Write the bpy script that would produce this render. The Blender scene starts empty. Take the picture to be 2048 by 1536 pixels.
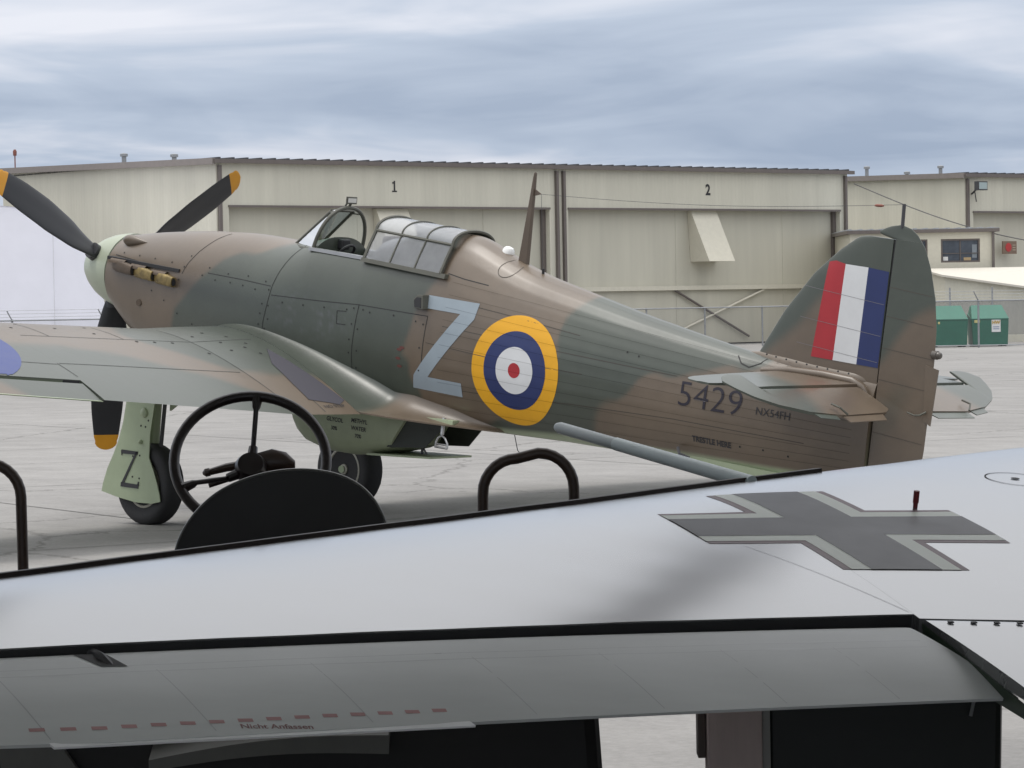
import bpy, bmesh, math, random
import numpy as np
from mathutils import Vector, Matrix
from mathutils.bvhtree import BVHTree

random.seed(7)
scene = bpy.context.scene
COL = scene.collection
R = math.radians

# ------------------------------------------------------------------ camera
cam_d = bpy.data.cameras.new("camera")
cam = bpy.data.objects.new("camera", cam_d)
COL.objects.link(cam)
c_right = Vector((0.74387576, 0.66807519, -0.01801104))
c_fwd = Vector((-0.66830167, 0.74339947, -0.0270204))
c_up = c_right.cross(c_fwd)
mw = Matrix.Identity(4)
for i in range(3):
    mw[i][0], mw[i][1], mw[i][2] = c_right[i], c_up[i], -c_fwd[i]
CAM = Vector((22.148304, -18.688672, 1.881431))
mw.translation = CAM
cam.matrix_world = mw
cam_d.sensor_width = 36.0
cam_d.lens = 105.55
cam_d.clip_start = 0.05
cam_d.clip_end = 6000.0
scene.camera = cam

# ------------------------------------------------------------------ world: overcast sky
SUN_EL, SUN_AZ = R(76), R(215)
world = bpy.data.worlds.new("World")
scene.world = world
world.use_nodes = True
wn = world.node_tree
wn.nodes.clear()


def N(tree, typ, **kw):
    n = tree.nodes.new(typ)
    for k, v in kw.items():
        if k == "inp":
            for a, b in v.items():
                n.inputs[a].default_value = b
        else:
            setattr(n, k, v)
    return n


def link(tree, a, ao, b, bi):
    tree.links.new(a.outputs[ao], b.inputs[bi])


def math_n(tree, op, a, b=None, clamp=False):
    n = tree.nodes.new("ShaderNodeMath")
    n.operation = op
    n.use_clamp = clamp
    for i, s in enumerate((a, b)):
        if s is None:
            continue
        if isinstance(s, (int, float)):
            n.inputs[i].default_value = s
        else:
            tree.links.new(s, n.inputs[i])
    return n.outputs[0]


def build_world():
    t = wn
    out = N(t, "ShaderNodeOutputWorld")
    bg = N(t, "ShaderNodeBackground")
    bg.inputs["Strength"].default_value = 0.1
    link(t, bg, 0, out, 0)
    sky = N(t, "ShaderNodeTexSky", sky_type="NISHITA", sun_disc=False)
    sky.sun_elevation = SUN_EL
    sky.sun_rotation = SUN_AZ
    sky.air_density = 1.0
    sky.dust_density = 2.0
    tc = N(t, "ShaderNodeTexCoord")
    sep = N(t, "ShaderNodeSeparateXYZ")
    link(t, tc, "Generated", sep, 0)
    zc = math_n(t, "MAXIMUM", sep.outputs[2], 0.0)
    den = math_n(t, "ADD", zc, 0.10)
    px = math_n(t, "DIVIDE", sep.outputs[0], den)
    py = math_n(t, "DIVIDE", sep.outputs[1], den)
    cmb = N(t, "ShaderNodeCombineXYZ")
    t.links.new(px, cmb.inputs[0])
    t.links.new(py, cmb.inputs[1])
    mp = N(t, "ShaderNodeMapping")
    mp.inputs["Location"].default_value = (3.1, 1.7, 0.0)
    link(t, cmb, 0, mp, 0)
    n1 = N(t, "ShaderNodeTexNoise", inp={"Scale": 0.42, "Detail": 5.0, "Roughness": 0.5, "Distortion": 0.9})
    link(t, mp, 0, n1, "Vector")
    n2 = N(t, "ShaderNodeTexNoise", inp={"Scale": 1.25, "Detail": 4.5, "Roughness": 0.5, "Distortion": 1.2})
    link(t, mp, 0, n2, "Vector")
    mix = math_n(t, "ADD", math_n(t, "MULTIPLY", n1.outputs[0], 0.68), math_n(t, "MULTIPLY", n2.outputs[0], 0.32))
    rmp = N(t, "ShaderNodeValToRGB")
    t.links.new(mix, rmp.inputs[0])
    e = rmp.color_ramp.elements
    e[0].position, e[0].color = 0.40, (2.75, 3.55, 4.95, 1)
    e[1].position, e[1].color = 0.62, (7.4, 7.6, 8.4, 1)
    m = e.new(0.50)
    m.color = (4.0, 4.8, 6.15, 1)
    # overcast luminance: zenith brighter than horizon
    g = math_n(t, "ADD", math_n(t, "MULTIPLY", zc, 1.9), 0.95)
    vm = N(t, "ShaderNodeVectorMath", operation="SCALE")
    t.links.new(g, vm.inputs["Scale"])
    mw_ = N(t, "ShaderNodeMixRGB", blend_type="MIX")
    t.links.new(math_n(t, "MULTIPLY", zc, 2.6, True), mw_.inputs[0])
    link(t, rmp, 0, mw_, 1)
    mw_.inputs[2].default_value = (6.3, 6.35, 6.5, 1)
    hz_ = N(t, "ShaderNodeMixRGB", blend_type="MIX")
    t.links.new(math_n(t, "MULTIPLY", math_n(t, "SUBTRACT", 1.0, math_n(t, "MULTIPLY", zc, 22.0), True), 0.4), hz_.inputs[0])
    link(t, mw_, 0, hz_, 1)
    hz_.inputs[2].default_value = (6.4, 6.8, 7.5, 1)
    t.links.new(hz_.outputs[0], vm.inputs[0])
    mx = N(t, "ShaderNodeMixRGB", blend_type="MIX")
    mx.inputs[0].default_value = 0.92
    link(t, sky, 0, mx, 1)
    link(t, vm, 0, mx, 2)
    link(t, mx, 0, bg, 0)


build_world()

sun_d = bpy.data.lights.new("sun", "SUN")
sun_d.energy = 1.4
sun_d.angle = R(16)
sun_d.color = (1.0, 0.96, 0.90)
sun = bpy.data.objects.new("sun", sun_d)
COL.objects.link(sun)
sd = Vector((math.sin(SUN_AZ) * math.cos(SUN_EL), math.cos(SUN_AZ) * math.cos(SUN_EL), math.sin(SUN_EL)))
sun.rotation_euler = sd.to_track_quat("Z", "Y").to_euler()
sun.location = (0, 0, 60)

vs = scene.view_settings
vs.view_transform = "Standard"
vs.look = "None"
vs.exposure = 0.12
vs.gamma = 1.0
vs.use_curve_mapping = False
scene.cycles.max_bounces = 8
scene.cycles.transparent_max_bounces = 24
scene.cycles.use_denoising = True

# ------------------------------------------------------------------ materials
MATS = {}


def mat(name, col=(0.5, 0.5, 0.5), rough=0.5, metal=0.0, var=0.12, vscale=6.0, bump=0.0, bscale=40.0,
        attr=False, spec=0.5, coat=0.0, rvar=0.08, stretch=None, wave=None):
    if name in MATS:
        return MATS[name]
    m = bpy.data.materials.new(name)
    m.use_nodes = True
    t = m.node_tree
    b = t.nodes["Principled BSDF"]
    b.inputs["Roughness"].default_value = rough
    b.inputs["Metallic"].default_value = metal
    b.inputs["Specular IOR Level"].default_value = spec
    b.inputs["Coat Weight"].default_value = coat
    b.inputs["Coat Roughness"].default_value = max(0.12, rough - 0.02)
    tc = N(t, "ShaderNodeTexCoord")
    mp = N(t, "ShaderNodeMapping")
    link(t, tc, "Object", mp, 0)
    if stretch:
        mp.inputs["Scale"].default_value = stretch
    ns = N(t, "ShaderNodeTexNoise", inp={"Scale": vscale, "Detail": 8.0, "Roughness": 0.62})
    link(t, mp, 0, ns, "Vector")
    if attr:
        src = N(t, "ShaderNodeAttribute", attribute_name="Col")
    else:
        src = N(t, "ShaderNodeRGB")
        src.outputs[0].default_value = (*col, 1)
    mul = N(t, "ShaderNodeMixRGB", blend_type="MULTIPLY")
    mul.inputs[0].default_value = 1.0
    rm = N(t, "ShaderNodeValToRGB")
    rm.color_ramp.elements[0].position = 0.25
    rm.color_ramp.elements[1].position = 0.75
    lo, hi = 1 - var, 1 + var
    rm.color_ramp.elements[0].color = (lo, lo, lo, 1)
    rm.color_ramp.elements[1].color = (hi, hi, hi, 1)
    link(t, ns, 0, rm, 0)
    link(t, src, 0, mul, 1)
    link(t, rm, 0, mul, 2)
    link(t, mul, 0, b, "Base Color")
    rr = math_n(t, "ADD", math_n(t, "MULTIPLY", ns.outputs[0], 2 * rvar), rough - rvar)
    t.links.new(rr, b.inputs["Roughness"])
    hs = None
    if bump:
        nb = N(t, "ShaderNodeTexNoise", inp={"Scale": bscale, "Detail": 5.0, "Roughness": 0.6})
        link(t, mp, 0, nb, "Vector")
        bp = N(t, "ShaderNodeBump", inp={"Strength": bump, "Distance": 0.02})
        link(t, nb, 0, bp, "Height")
        hs = bp
    if wave:
        wv = N(t, "ShaderNodeTexWave", wave_type="BANDS", bands_direction=wave[0])
        wv.inputs["Scale"].default_value = wave[1]
        link(t, tc, "Object", wv, "Vector")
        bw = N(t, "ShaderNodeBump", inp={"Strength": wave[2], "Distance": 0.03})
        link(t, wv, 1, bw, "Height")
        if hs:
            link(t, hs, 0, bw, "Normal")
        hs = bw
    if hs:
        link(t, hs, 0, b, "Normal")
    MATS[name] = m
    return m


def glass_mat(name, tint, haze, rough=0.05):
    """thin perspex: see-through, fresnel reflection, a little milky scatter"""
    if name in MATS:
        return MATS[name]
    m = bpy.data.materials.new(name)
    m.use_nodes = True
    t = m.node_tree
    t.nodes.clear()
    out = N(t, "ShaderNodeOutputMaterial")
    tr = N(t, "ShaderNodeBsdfTransparent")
    tr.inputs[0].default_value = (*tint, 1)
    gl = N(t, "ShaderNodeBsdfGlossy", inp={"Roughness": rough})
    df = N(t, "ShaderNodeBsdfDiffuse")
    df.inputs[0].default_value = (0.8, 0.82, 0.85, 1)
    tl = N(t, "ShaderNodeBsdfTranslucent")
    tl.inputs[0].default_value = (0.8, 0.82, 0.85, 1)
    ad = N(t, "ShaderNodeMixShader")
    ad.inputs[0].default_value = 0.5
    link(t, df, 0, ad, 1)
    link(t, tl, 0, ad, 2)
    tc = N(t, "ShaderNodeTexCoord")
    ns = N(t, "ShaderNodeTexNoise", inp={"Scale": 9.0, "Detail": 6.0})
    link(t, tc, "Object", ns, "Vector")
    hz = math_n(t, "ADD", math_n(t, "MULTIPLY", ns.outputs[0], haze * 0.5), haze * 0.75)
    m1 = N(t, "ShaderNodeMixShader")
    t.links.new(hz, m1.inputs[0])
    link(t, tr, 0, m1, 1)
    link(t, ad, 0, m1, 2)
    fr = N(t, "ShaderNodeFresnel", inp={"IOR": 1.5})
    m2 = N(t, "ShaderNodeMixShader")
    link(t, fr, 0, m2, 0)
    link(t, m1, 0, m2, 1)
    link(t, gl, 0, m2, 2)
    link(t, m2, 0, out, 0)
    MATS[name] = m
    return m


def veil_mat(name, col, alpha):
    """fine wire netting, far below pixel size"""
    m = bpy.data.materials.new(name)
    m.use_nodes = True
    t = m.node_tree
    t.nodes.clear()
    out = N(t, "ShaderNodeOutputMaterial")
    tr = N(t, "ShaderNodeBsdfTransparent")
    df = N(t, "ShaderNodeBsdfDiffuse")
    df.inputs[0].default_value = (*col, 1)
    mx = N(t, "ShaderNodeMixShader")
    mx.inputs[0].default_value = alpha
    link(t, tr, 0, mx, 1)
    link(t, df, 0, mx, 2)
    link(t, mx, 0, out, 0)
    MATS[name] = m
    return m


# ------------------------------------------------------------------ mesh helpers
class MB:
    def __init__(s):
        s.v, s.f = [], []

    def add(s, vs_, fs_):
        o = len(s.v)
        s.v += [tuple(p) for p in vs_]
        s.f += [tuple(i + o for i in q) for q in fs_]
        return s

    def box(s, x0, x1, y0, y1, z0, z1):
        v = [(x, y, z) for x in (x0, x1) for y in (y0, y1) for z in (z0, z1)]
        return s.add(v, [(0, 1, 3, 2), (4, 6, 7, 5), (0, 4, 5, 1), (2, 3, 7, 6), (0, 2, 6, 4), (1, 5, 7, 3)])

    def hexa(s, p):
        """8 points: bottom loop 0-3, top loop 4-7"""
        return s.add(p, [(3, 2, 1, 0), (4, 5, 6, 7), (0, 1, 5, 4), (1, 2, 6, 5), (2, 3, 7, 6), (3, 0, 4, 7)])

    def tube(s, pts, r, n=10, closed=False, cap=True):
        pts = [Vector(p) for p in pts]
        L = len(pts)
        rr = r if isinstance(r, (list, tuple)) else [r] * L
        rings = []
        up = None
        for i, p in enumerate(pts):
            a = pts[(i - 1) % L] if (i > 0 or closed) else p
            b = pts[(i + 1) % L] if (i < L - 1 or closed) else p
            d = (b - a).normalized()
            if up is None:
                up = Vector((0, 0, 1)) if abs(d.z) < 0.9 else Vector((1, 0, 0))
            e1 = d.cross(up).normalized()
            e2 = e1.cross(d).normalized()
            up = e2
            rings.append([p + (e1 * math.cos(2 * math.pi * k / n) + e2 * math.sin(2 * math.pi * k / n)) * rr[i] for k in range(n)])
        return s.loft(rings, closed=closed, cap=cap)

    def loft(s, rings, closed=False, cap=True, ring_closed=True):
        n = len(rings[0])
        v = [p for r_ in rings for p in r_]
        f = []
        m = len(rings)
        for i in range(m if closed else m - 1):
            for k in range(n if ring_closed else n - 1):
                a, b = i * n + k, i * n + (k + 1) % n
                c, d = ((i + 1) % m) * n + (k + 1) % n, ((i + 1) % m) * n + k
                f.append((a, b, c, d))
        if cap and not closed and ring_closed:
            f.append(tuple(reversed(range(n))))
            f.append(tuple(range((m - 1) * n, m * n)))
        return s.add(v, f)

    def lathe(s, prof, c, axis, n=32):
        """prof: (distance along axis, radius)"""
        c, ax = Vector(c), Vector(axis).normalized()
        e1 = ax.orthogonal().normalized()
        e2 = ax.cross(e1)
        rings = [[c + ax * a + (e1 * math.cos(2 * math.pi * k / n) + e2 * math.sin(2 * math.pi * k / n)) * max(r, 1e-4) for k in range(n)] for a, r in prof]
        return s.loft(rings)

    def prism(s, poly, f0, f1):
        """poly of 2-D points, f0/f1 map a 2-D point to 3-D for the two faces"""
        n = len(poly)
        v = [f0(p) for p in poly] + [f1(p) for p in poly]
        f = [tuple(reversed(range(n))), tuple(range(n, 2 * n))] + [(i, (i + 1) % n, (i + 1) % n + n, i + n) for i in range(n)]
        return s.add(v, f)

    def obj(s, name, m, parent=None, smooth=True, bevel=0.0, cols=None, seg=2, angle=35):
        me = bpy.data.meshes.new(name)
        me.from_pydata(s.v, [], s.f)
        bm = bmesh.new()
        bm.from_mesh(me)
        bmesh.ops.recalc_face_normals(bm, faces=bm.faces)
        bm.to_mesh(me)
        bm.free()
        me.validate()
        o = bpy.data.objects.new(name, me)
        COL.objects.link(o)
        me.materials.append(m)
        if parent is not None:
            o.parent = parent
        if cols is not None:
            at = me.color_attributes.new("Col", "FLOAT_COLOR", "POINT")
            buf = np.ones((len(me.vertices), 4), np.float32)
            buf[:, :3] = cols
            at.data.foreach_set("color", buf.ravel())
        if smooth:
            me.polygons.foreach_set("use_smooth", [True] * len(me.polygons))
            me.set_sharp_from_angle(angle=R(angle))
        if bevel:
            bv = o.modifiers.new("bevel", "BEVEL")
            bv.width = bevel
            bv.segments = seg
            bv.limit_method = "ANGLE"
            bv.angle_limit = R(40)
        return o


def tag(o, label=None, cat=None, group=None, kind=None):
    if label:
        o["label"] = label
    if cat:
        o["category"] = cat
    if group:
        o["group"] = group
    if kind:
        o["kind"] = kind
    return o


def thing(name, label, cat, loc=(0, 0, 0), rz=0.0, group=None, matrix=None):
    o = bpy.data.objects.new(name, None)
    COL.objects.link(o)
    o.empty_display_size = 0.3
    if matrix is not None:
        o.matrix_world = matrix
    else:
        o.location = loc
        o.rotation_euler = (0, 0, rz)
    return tag(o, label, cat, group)


def copy_tree(o, parent=None):
    c = o.copy()
    COL.objects.link(c)
    c.parent = parent
    for ch in list(o.children):
        copy_tree(ch, c)
    return c


# site frame: lateral / depth axes of the apron, origin under the open hangar bay
SITE_O = Vector((CAM.x, CAM.y, 0))
SITE_R = Vector((0.74366, 0.66855, 0))
SITE_F = Vector((-0.66855, 0.74366, 0))


def site(lat, dep, z=0.0):
    return SITE_O + SITE_R * lat + SITE_F * dep + Vector((0, 0, z))


SITE_ANG = math.atan2(SITE_R.y, SITE_R.x)

# ------------------------------------------------------------------ ground
def build_ground():
    m = bpy.data.materials.new("apron_concrete")
    m.use_nodes = True
    t = m.node_tree
    b = t.nodes["Principled BSDF"]
    b.inputs["Roughness"].default_value = 0.85
    b.inputs["Specular IOR Level"].default_value = 0.25
    tc = N(t, "ShaderNodeTexCoord")
    big = N(t, "ShaderNodeTexNoise", inp={"Scale": 0.12, "Detail": 6.0, "Roughness": 0.6})
    link(t, tc, "Object", big, "Vector")
    mp = N(t, "ShaderNodeMapping")
    mp.inputs["Rotation"].default_value = (0, 0, -SITE_ANG)
    mp.inputs["Scale"].default_value = (0.75, 1.15, 1.0)
    link(t, tc, "Object", mp, 0)
    mid = N(t, "ShaderNodeTexNoise", inp={"Scale": 1.3, "Detail": 9.0, "Roughness": 0.72})
    link(t, mp, 0, mid, "Vector")
    fine = N(t, "ShaderNodeTexNoise", inp={"Scale": 22.0, "Detail": 5.0, "Roughness": 0.75})
    link(t, tc, "Object", fine, "Vector")
    s = math_n(t, "ADD", math_n(t, "MULTIPLY", big.outputs[0], 0.3), math_n(t, "ADD", math_n(t, "MULTIPLY", mid.outputs[0], 0.38), math_n(t, "MULTIPLY", fine.outputs[0], 0.32)))
    rm = N(t, "ShaderNodeValToRGB")
    t.links.new(s, rm.inputs[0])
    e = rm.color_ramp.elements
    e[0].position, e[0].color = 0.34, (0.165, 0.16, 0.153, 1)
    e[1].position, e[1].color = 0.66, (0.33, 0.32, 0.307, 1)
    # small dark stains and cracks
    vo = N(t, "ShaderNodeTexVoronoi", inp={"Scale": 0.55})
    link(t, mp, 0, vo, "Vector")
    spot = math_n(t, "LESS_THAN", vo.outputs["Distance"], 0.028)
    mx = N(t, "ShaderNodeMixRGB", blend_type="MIX")
    t.links.new(math_n(t, "MULTIPLY", spot, 0.55), mx.inputs[0])
    link(t, rm, 0, mx, 1)
    mx.inputs[2].default_value = (0.07, 0.065, 0.06, 1)
    cr = N(t, "ShaderNodeTexVoronoi", feature="DISTANCE_TO_EDGE", inp={"Scale": 0.16})
    wob = N(t, "ShaderNodeMixRGB", blend_type="ADD")
    wob.inputs[0].default_value = 0.9
    link(t, tc, "Object", wob, 1)
    link(t, mid, 1, wob, 2)
    link(t, wob, 0, cr, "Vector")
    mk = N(t, "ShaderNodeMixRGB", blend_type="MULTIPLY")
    t.links.new(math_n(t, "MULTIPLY", math_n(t, "LESS_THAN", cr.outputs["Distance"], 0.0045), 0.5), mk.inputs[0])
    link(t, mx, 0, mk, 1)
    mk.inputs[2].default_value = (0.35, 0.34, 0.33, 1)
    link(t, mk, 0, b, "Base Color")
    bp = N(t, "ShaderNodeBump", inp={"Strength": 0.35, "Distance": 0.01})
    link(t, fine, 0, bp, "Height")
    link(t, bp, 0, b, "Normal")
    mb = MB()
    n = 40
    ext = 1500.0
    xs = [-ext + 2 * ext * i / n for i in range(n + 1)]
    vv = [(x, y, 0) for x in xs for y in xs]
    ff = [(i * (n + 1) + j, (i + 1) * (n + 1) + j, (i + 1) * (n + 1) + j + 1, i * (n + 1) + j + 1) for i in range(n) for j in range(n)]
    mb.add(vv, ff)
    o = mb.obj("ground", m, smooth=False)
    tag(o, kind="structure")
    mj = mat("joint_tar", (0.09, 0.085, 0.08), 0.8, var=.2)
    for (p0, p1, w) in (((1.85, -9.73), (9.0, 15.3), .022), ((-6.3, -9.0), (1.2, 17.2), .02), ((-14.5, -8.0), (-6.6, 19.6), .02), ((20.0, -6.2), (-30.0, 8.1), .02), ((24.0, 1.2), (-30.0, 16.6), .02)):
        a, b_ = Vector(p0), Vector(p1)
        d = (b_ - a).normalized()
        nn = Vector((-d.y, d.x)) * w / 2
        qq = MB()
        qq.add([(*(a + nn), .004), (*(a - nn), .004), (*(b_ - nn), .004), (*(b_ + nn), .004)], [(0, 1, 2, 3)])
        qq.obj("expansion_joint", mj, o, smooth=False)


build_ground()

# ------------------------------------------------------------------ far buildings
M_CREAM = mat("cream_siding", (0.56, 0.54, 0.45), 0.6, var=0.09, vscale=0.9, wave=("X", 1.6, 0.3), stretch=(1.6, 1.6, 0.1))
M_CREAM2 = mat("cream_door", (0.515, 0.495, 0.41), 0.6, var=0.10, vscale=0.8, stretch=(1.6, 1.6, 0.12))
M_CREAM3 = mat("cream_trim", (0.60, 0.57, 0.47), 0.55, var=0.06)
M_TRIM = mat("brown_grey_trim", (0.135, 0.115, 0.105), 0.5, var=0.1)
M_DARKMETAL = mat("dark_metal", (0.05, 0.05, 0.055), 0.5, var=0.15)
M_GALV = mat("galvanised_steel", (0.30, 0.31, 0.32), 0.5, 0.6, var=0.15)
M_ROOF = mat("roof_sheet", (0.22, 0.21, 0.20), 0.55, var=0.12)
M_PALE = mat("pale_roof", (0.56, 0.53, 0.46), 0.6, var=0.05)
M_BLACK = mat("black_print", (0.02, 0.02, 0.022), 0.6, var=0.05)
M_WHITE = mat("white_paint", (0.75, 0.75, 0.74), 0.5, var=0.06)
M_RUST = mat("rust_red", (0.20, 0.07, 0.05), 0.7, var=0.2)


def text_mesh(body, size, align="CENTER", bold=0.0):
    cu = bpy.data.curves.new("lettering", "FONT")
    cu.body = body
    cu.size = size
    cu.align_x = align
    cu.align_y = "CENTER"
    cu.offset = bold
    cu.resolution_u = 4
    o = bpy.data.objects.new("lettering_tmp", cu)
    COL.objects.link(o)
    dg = bpy.context.evaluated_depsgraph_get()
    me = bpy.data.meshes.new_from_object(o.evaluated_get(dg))
    bpy.data.objects.remove(o)
    bpy.data.curves.remove(cu)
    return me


def text_on(name, body, size, m, parent, fn, bold=0.0, sx=1.0):
    """flat lettering: fn maps (a, b) of the text plane to 3-D"""
    me = text_mesh(body, size, bold=bold)
    for v in me.vertices:
        v.co = fn(v.co.x * sx, v.co.y)
    me.materials.clear()
    me.materials.append(m)
    o = bpy.data.objects.new(name, me)
    COL.objects.link(o)
    o.parent = parent
    return o


H_ANG = math.atan2(0.98715, 0.15872)


def hangar(label, lat, dep, length, depth, bays, numbers, vents, beacon=False, hoods=(), brace_bays=()):
    h = thing("hangar_building", label, "hangar", site(lat, dep), H_ANG)
    ze, zr = 7.19, 7.19 + 0.0218 * depth
    # walls: shell with open door bays on the front
    w = MB()
    th = 0.25
    w.hexa([(0, th, 0), (th, th, 0), (th, depth, 0), (0, depth, 0), (0, th, ze), (th, th, ze), (th, depth, zr), (0, depth, zr)])
    w.obj("side_wall", mat("cream_siding_side", (0.56, 0.54, 0.45), 0.6, var=0.09, vscale=0.9, wave=("Y", 1.6, 0.3), stretch=(1.6, 1.6, 0.1)), h, smooth=False)
    w = MB()
    w.hexa([(length - th, th, 0), (length, th, 0), (length, depth, 0), (length - th, depth, 0), (length - th, th, ze), (length, th, ze), (length, depth, zr), (length - th, depth, zr)])
    w.obj("side_wall", MATS["cream_siding_side"], h, smooth=False)
    w = MB()
    w.box(th, length - th, depth - th, depth, 0, zr)
    w.obj("rear_wall", M_CREAM, h, smooth=False)
    f = MB()
    f.box(0, length, 0, th, 5.62, ze)
    px = 0.0
    for (a, b) in bays:
        f.box(px, a, 0, th, 0, 5.62)
        px = b
    f.box(px, length, 0, th, 0, 5.62)
    f.obj("front_wall", M_CREAM, h, smooth=False)
    r = MB()
    r.hexa([(-0.15, -0.15, ze + 0.0), (length + 0.15, -0.15, ze + 0.0), (length + 0.15, depth + 0.15, zr), (-0.15, depth + 0.15, zr),
            (-0.15, -0.15, ze + 0.13), (length + 0.15, -0.15, ze + 0.13), (length + 0.15, depth + 0.15, zr + 0.13), (-0.15, depth + 0.15, zr + 0.13)])
    ro = r.obj("roof", M_ROOF, h, smooth=False)
    g = MB()
    x = 0.0
    while x < length:
        g.box(x, x + 0.1, -0.2, depth, ze + 0.125, ze + 0.19)
        x += 0.61
    g.obj("standing_seams", M_DARKMETAL, ro, smooth=False)
    e = MB()
    e.box(-0.2, length + 0.2, -0.27, -0.152, ze - 0.03, ze + 0.12)
    e.obj("gutter", M_TRIM, h, smooth=False)
    e = MB()
    e.hexa([(-0.27, -0.2, ze - 0.08), (-0.153, -0.2, ze - 0.08), (-0.153, depth, zr - 0.08), (-0.27, depth, zr - 0.08),
            (-0.27, -0.2, ze + 0.15), (-0.153, -0.2, ze + 0.15), (-0.153, depth, zr + 0.15), (-0.27, depth, zr + 0.15)])
    e.obj("roof_trim", mat("roof_trim_tan", (0.21, 0.185, 0.17), 0.5, var=0.1), h, smooth=False)
    for (a, b) in bays:
        d = MB()
        nn = 5
        for k in range(nn):
            x0 = a + (b - a) * k / nn
            x1 = a + (b - a) * (k + 1) / nn - 0.002
            d.box(x0, x1, 0.42 + 0.012 * (k % 2), 0.55 + 0.012 * (k % 2), 0.05, 5.9)
        do = d.obj("hangar_door", M_CREAM2, h, smooth=False)
        lip = MB()
        lip.box(a - 0.02, b + 0.02, -0.05, -0.003, 5.56, 5.64)
        lip.obj("header_lip", M_TRIM, h, smooth=False)
        j = MB()
        j.box(b - 0.16, b, 0.255, 0.41, 0, 5.6)
        j.obj("jamb", M_TRIM, h, smooth=False)
        if (a, b) in brace_bays:
            rl = MB()
            rl.box(a + 0.2, b - 0.3, 0.22, 0.40, 2.28, 2.46)
            rl.obj("door_rail", M_CREAM3, do, smooth=False)
            for (xa, za, xb, zb, mm) in ((a + 5.9, 2.3, a + 10.1, 0.3, M_TRIM), (a + 11.0, 2.25, a + 5.6, 0.4, M_CREAM3), (a + 0.6, 2.3, a + 4.6, 0.3, M_CREAM3)):
                q = MB()
                q.tube([(xa, 0.30, za), (xb, 0.30, zb)], 0.05, 6)
                q.obj("brace", mm, do)
    for (x0, x1, zt, zb) in hoods:
        q = MB()
        q.hexa([(x0 + .15, 0.41, zb), (x1 + .15, 0.41, zb), (x1 + .15, -0.75, zb), (x0 + .15, -0.75, zb),
                (x0, 0.41, zt), (x1, 0.41, zt), (x1, 0.2, zt), (x0, 0.2, zt)])
        q.obj("ventilation_hood", M_CREAM3, h, smooth=False)
    for x in [0.12] + [v for (a, b) in bays for v in ((b + 0.34, b + 0.70) if b < length - 1 else (b + 0.28,))]:
        q = MB()
        q.box(x - 0.06, x + 0.06, -0.14, -0.006, 0.1, ze - 0.1)
        q.obj("downpipe", M_TRIM, h, smooth=False)
    for (x, s) in numbers:
        if s == "1":
            q = MB()
            for (x0, x1, z0, z1) in ((-.035, .035, 6.19, 6.61), (-.11, .11, 6.185, 6.235), (-.10, -.036, 6.50, 6.56)):
                q.box(x + x0, x + x1, -0.012, -0.005 - (.001 if z0 == 6.19 else 0), z0, z1)
            q.obj("bay_number", M_BLACK, h, smooth=False)
        else:
            text_on("bay_number", s, 0.62, M_BLACK, h, lambda a, b, x=x: (x + a, -0.006, 6.4 + b), bold=0.02, sx=0.9)
    for (x, y, hh) in vents:
        q = MB()
        zb = ze + 0.0218 * y
        q.lathe([(0, .09), (hh, .09), (hh, .15), (hh + .1, .15), (hh + .13, .05)], (x, y, zb), (0, 0, 1), 10)
        q.obj("roof_vent", M_GALV, h)
    if beacon:
        q = MB()
        q.lathe([(0, .025), (.55, .025), (.55, .07), (.72, .08), (.8, .04)], (0.3, depth - .5, zr + .1), (0, 0, 1), 10)
        q.obj("beacon", M_RUST, h)
    return h


h1 = hangar("long cream metal hangar with two closed door bays numbered 1 and 2", -10.65, 109.5, 32.5, 15.6,
            [(0.54, 15.76), (16.72, 32.03)], [(8.1, "1"), (24.32, "2")], [(.6, 7.26, .42), (.6, 3.7, .30), (12.5, 4, .15), (24, 5, .15)], True,
            [(7.36, 8.86, 5.55, 3.4), (23.51, 24.95, 5.57, 3.45)], [(16.72, 32.03)])
h2 = hangar("cream metal hangar standing behind the low annex with a floodlight on its corner", 20.48, 135.0, 34.0, 15.6,
            [(0.54, 15.76), (16.72, 32.03)], [], [(.5, 6.56, .5), (.5, 4.0, .2), (.5, 1.91, .42)])
fl = MB()
fl.box(0.15, 0.75, -0.7, -0.45, 6.55, 6.95)
flo = fl.obj("floodlight", M_DARKMETAL, h2, smooth=False)
q = MB()
q.box(0.19, 0.71, -0.712, -0.703, 6.60, 6.90)
q.obj("lens", mat("floodlight_glass", (0.35, 0.42, 0.42), 0.15, var=0.05), flo, smooth=False)
q = MB()
q.tube([(0.45, -0.45, 6.7), (0.45, -0.01, 6.4)], 0.04, 6)
q.tube([(0.45, -0.2, 6.5), (0.55, -0.2, 6.05)], 0.025, 6)
q.obj("bracket", M_DARKMETAL, flo)
sg = MB()
sg.box(2.42, 3.36, -0.06, -0.01, 3.7, 4.28)
sgo = sg.obj("sign_panel", mat("sign_brown", (0.19, 0.13, 0.09), 0.6), h2, smooth=False)
q = MB()
q.lathe([(0, 0.2), (0.012, 0.2)], (2.8, -0.062, 4.0), (0, -1, 0), 20)
q.obj("sign_disc", mat("sign_red", (0.42, 0.03, 0.03), 0.5), sgo)
q = MB()
for k in range(3):
    q.box(3.08, 3.28, -0.068, -0.062, 3.86 + .11 * k, 3.90 + .11 * k)
q.obj("sign_print", mat("sign_pale", (0.4, 0.33, 0.25), 0.6), sgo, smooth=False)

# low annex with windows, and lean-to
AX = thing("annex_building", "low cream flat-roofed annex with a dark sliding window and brown trim", "building", site(13.2, 124.0), SITE_ANG)
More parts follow.
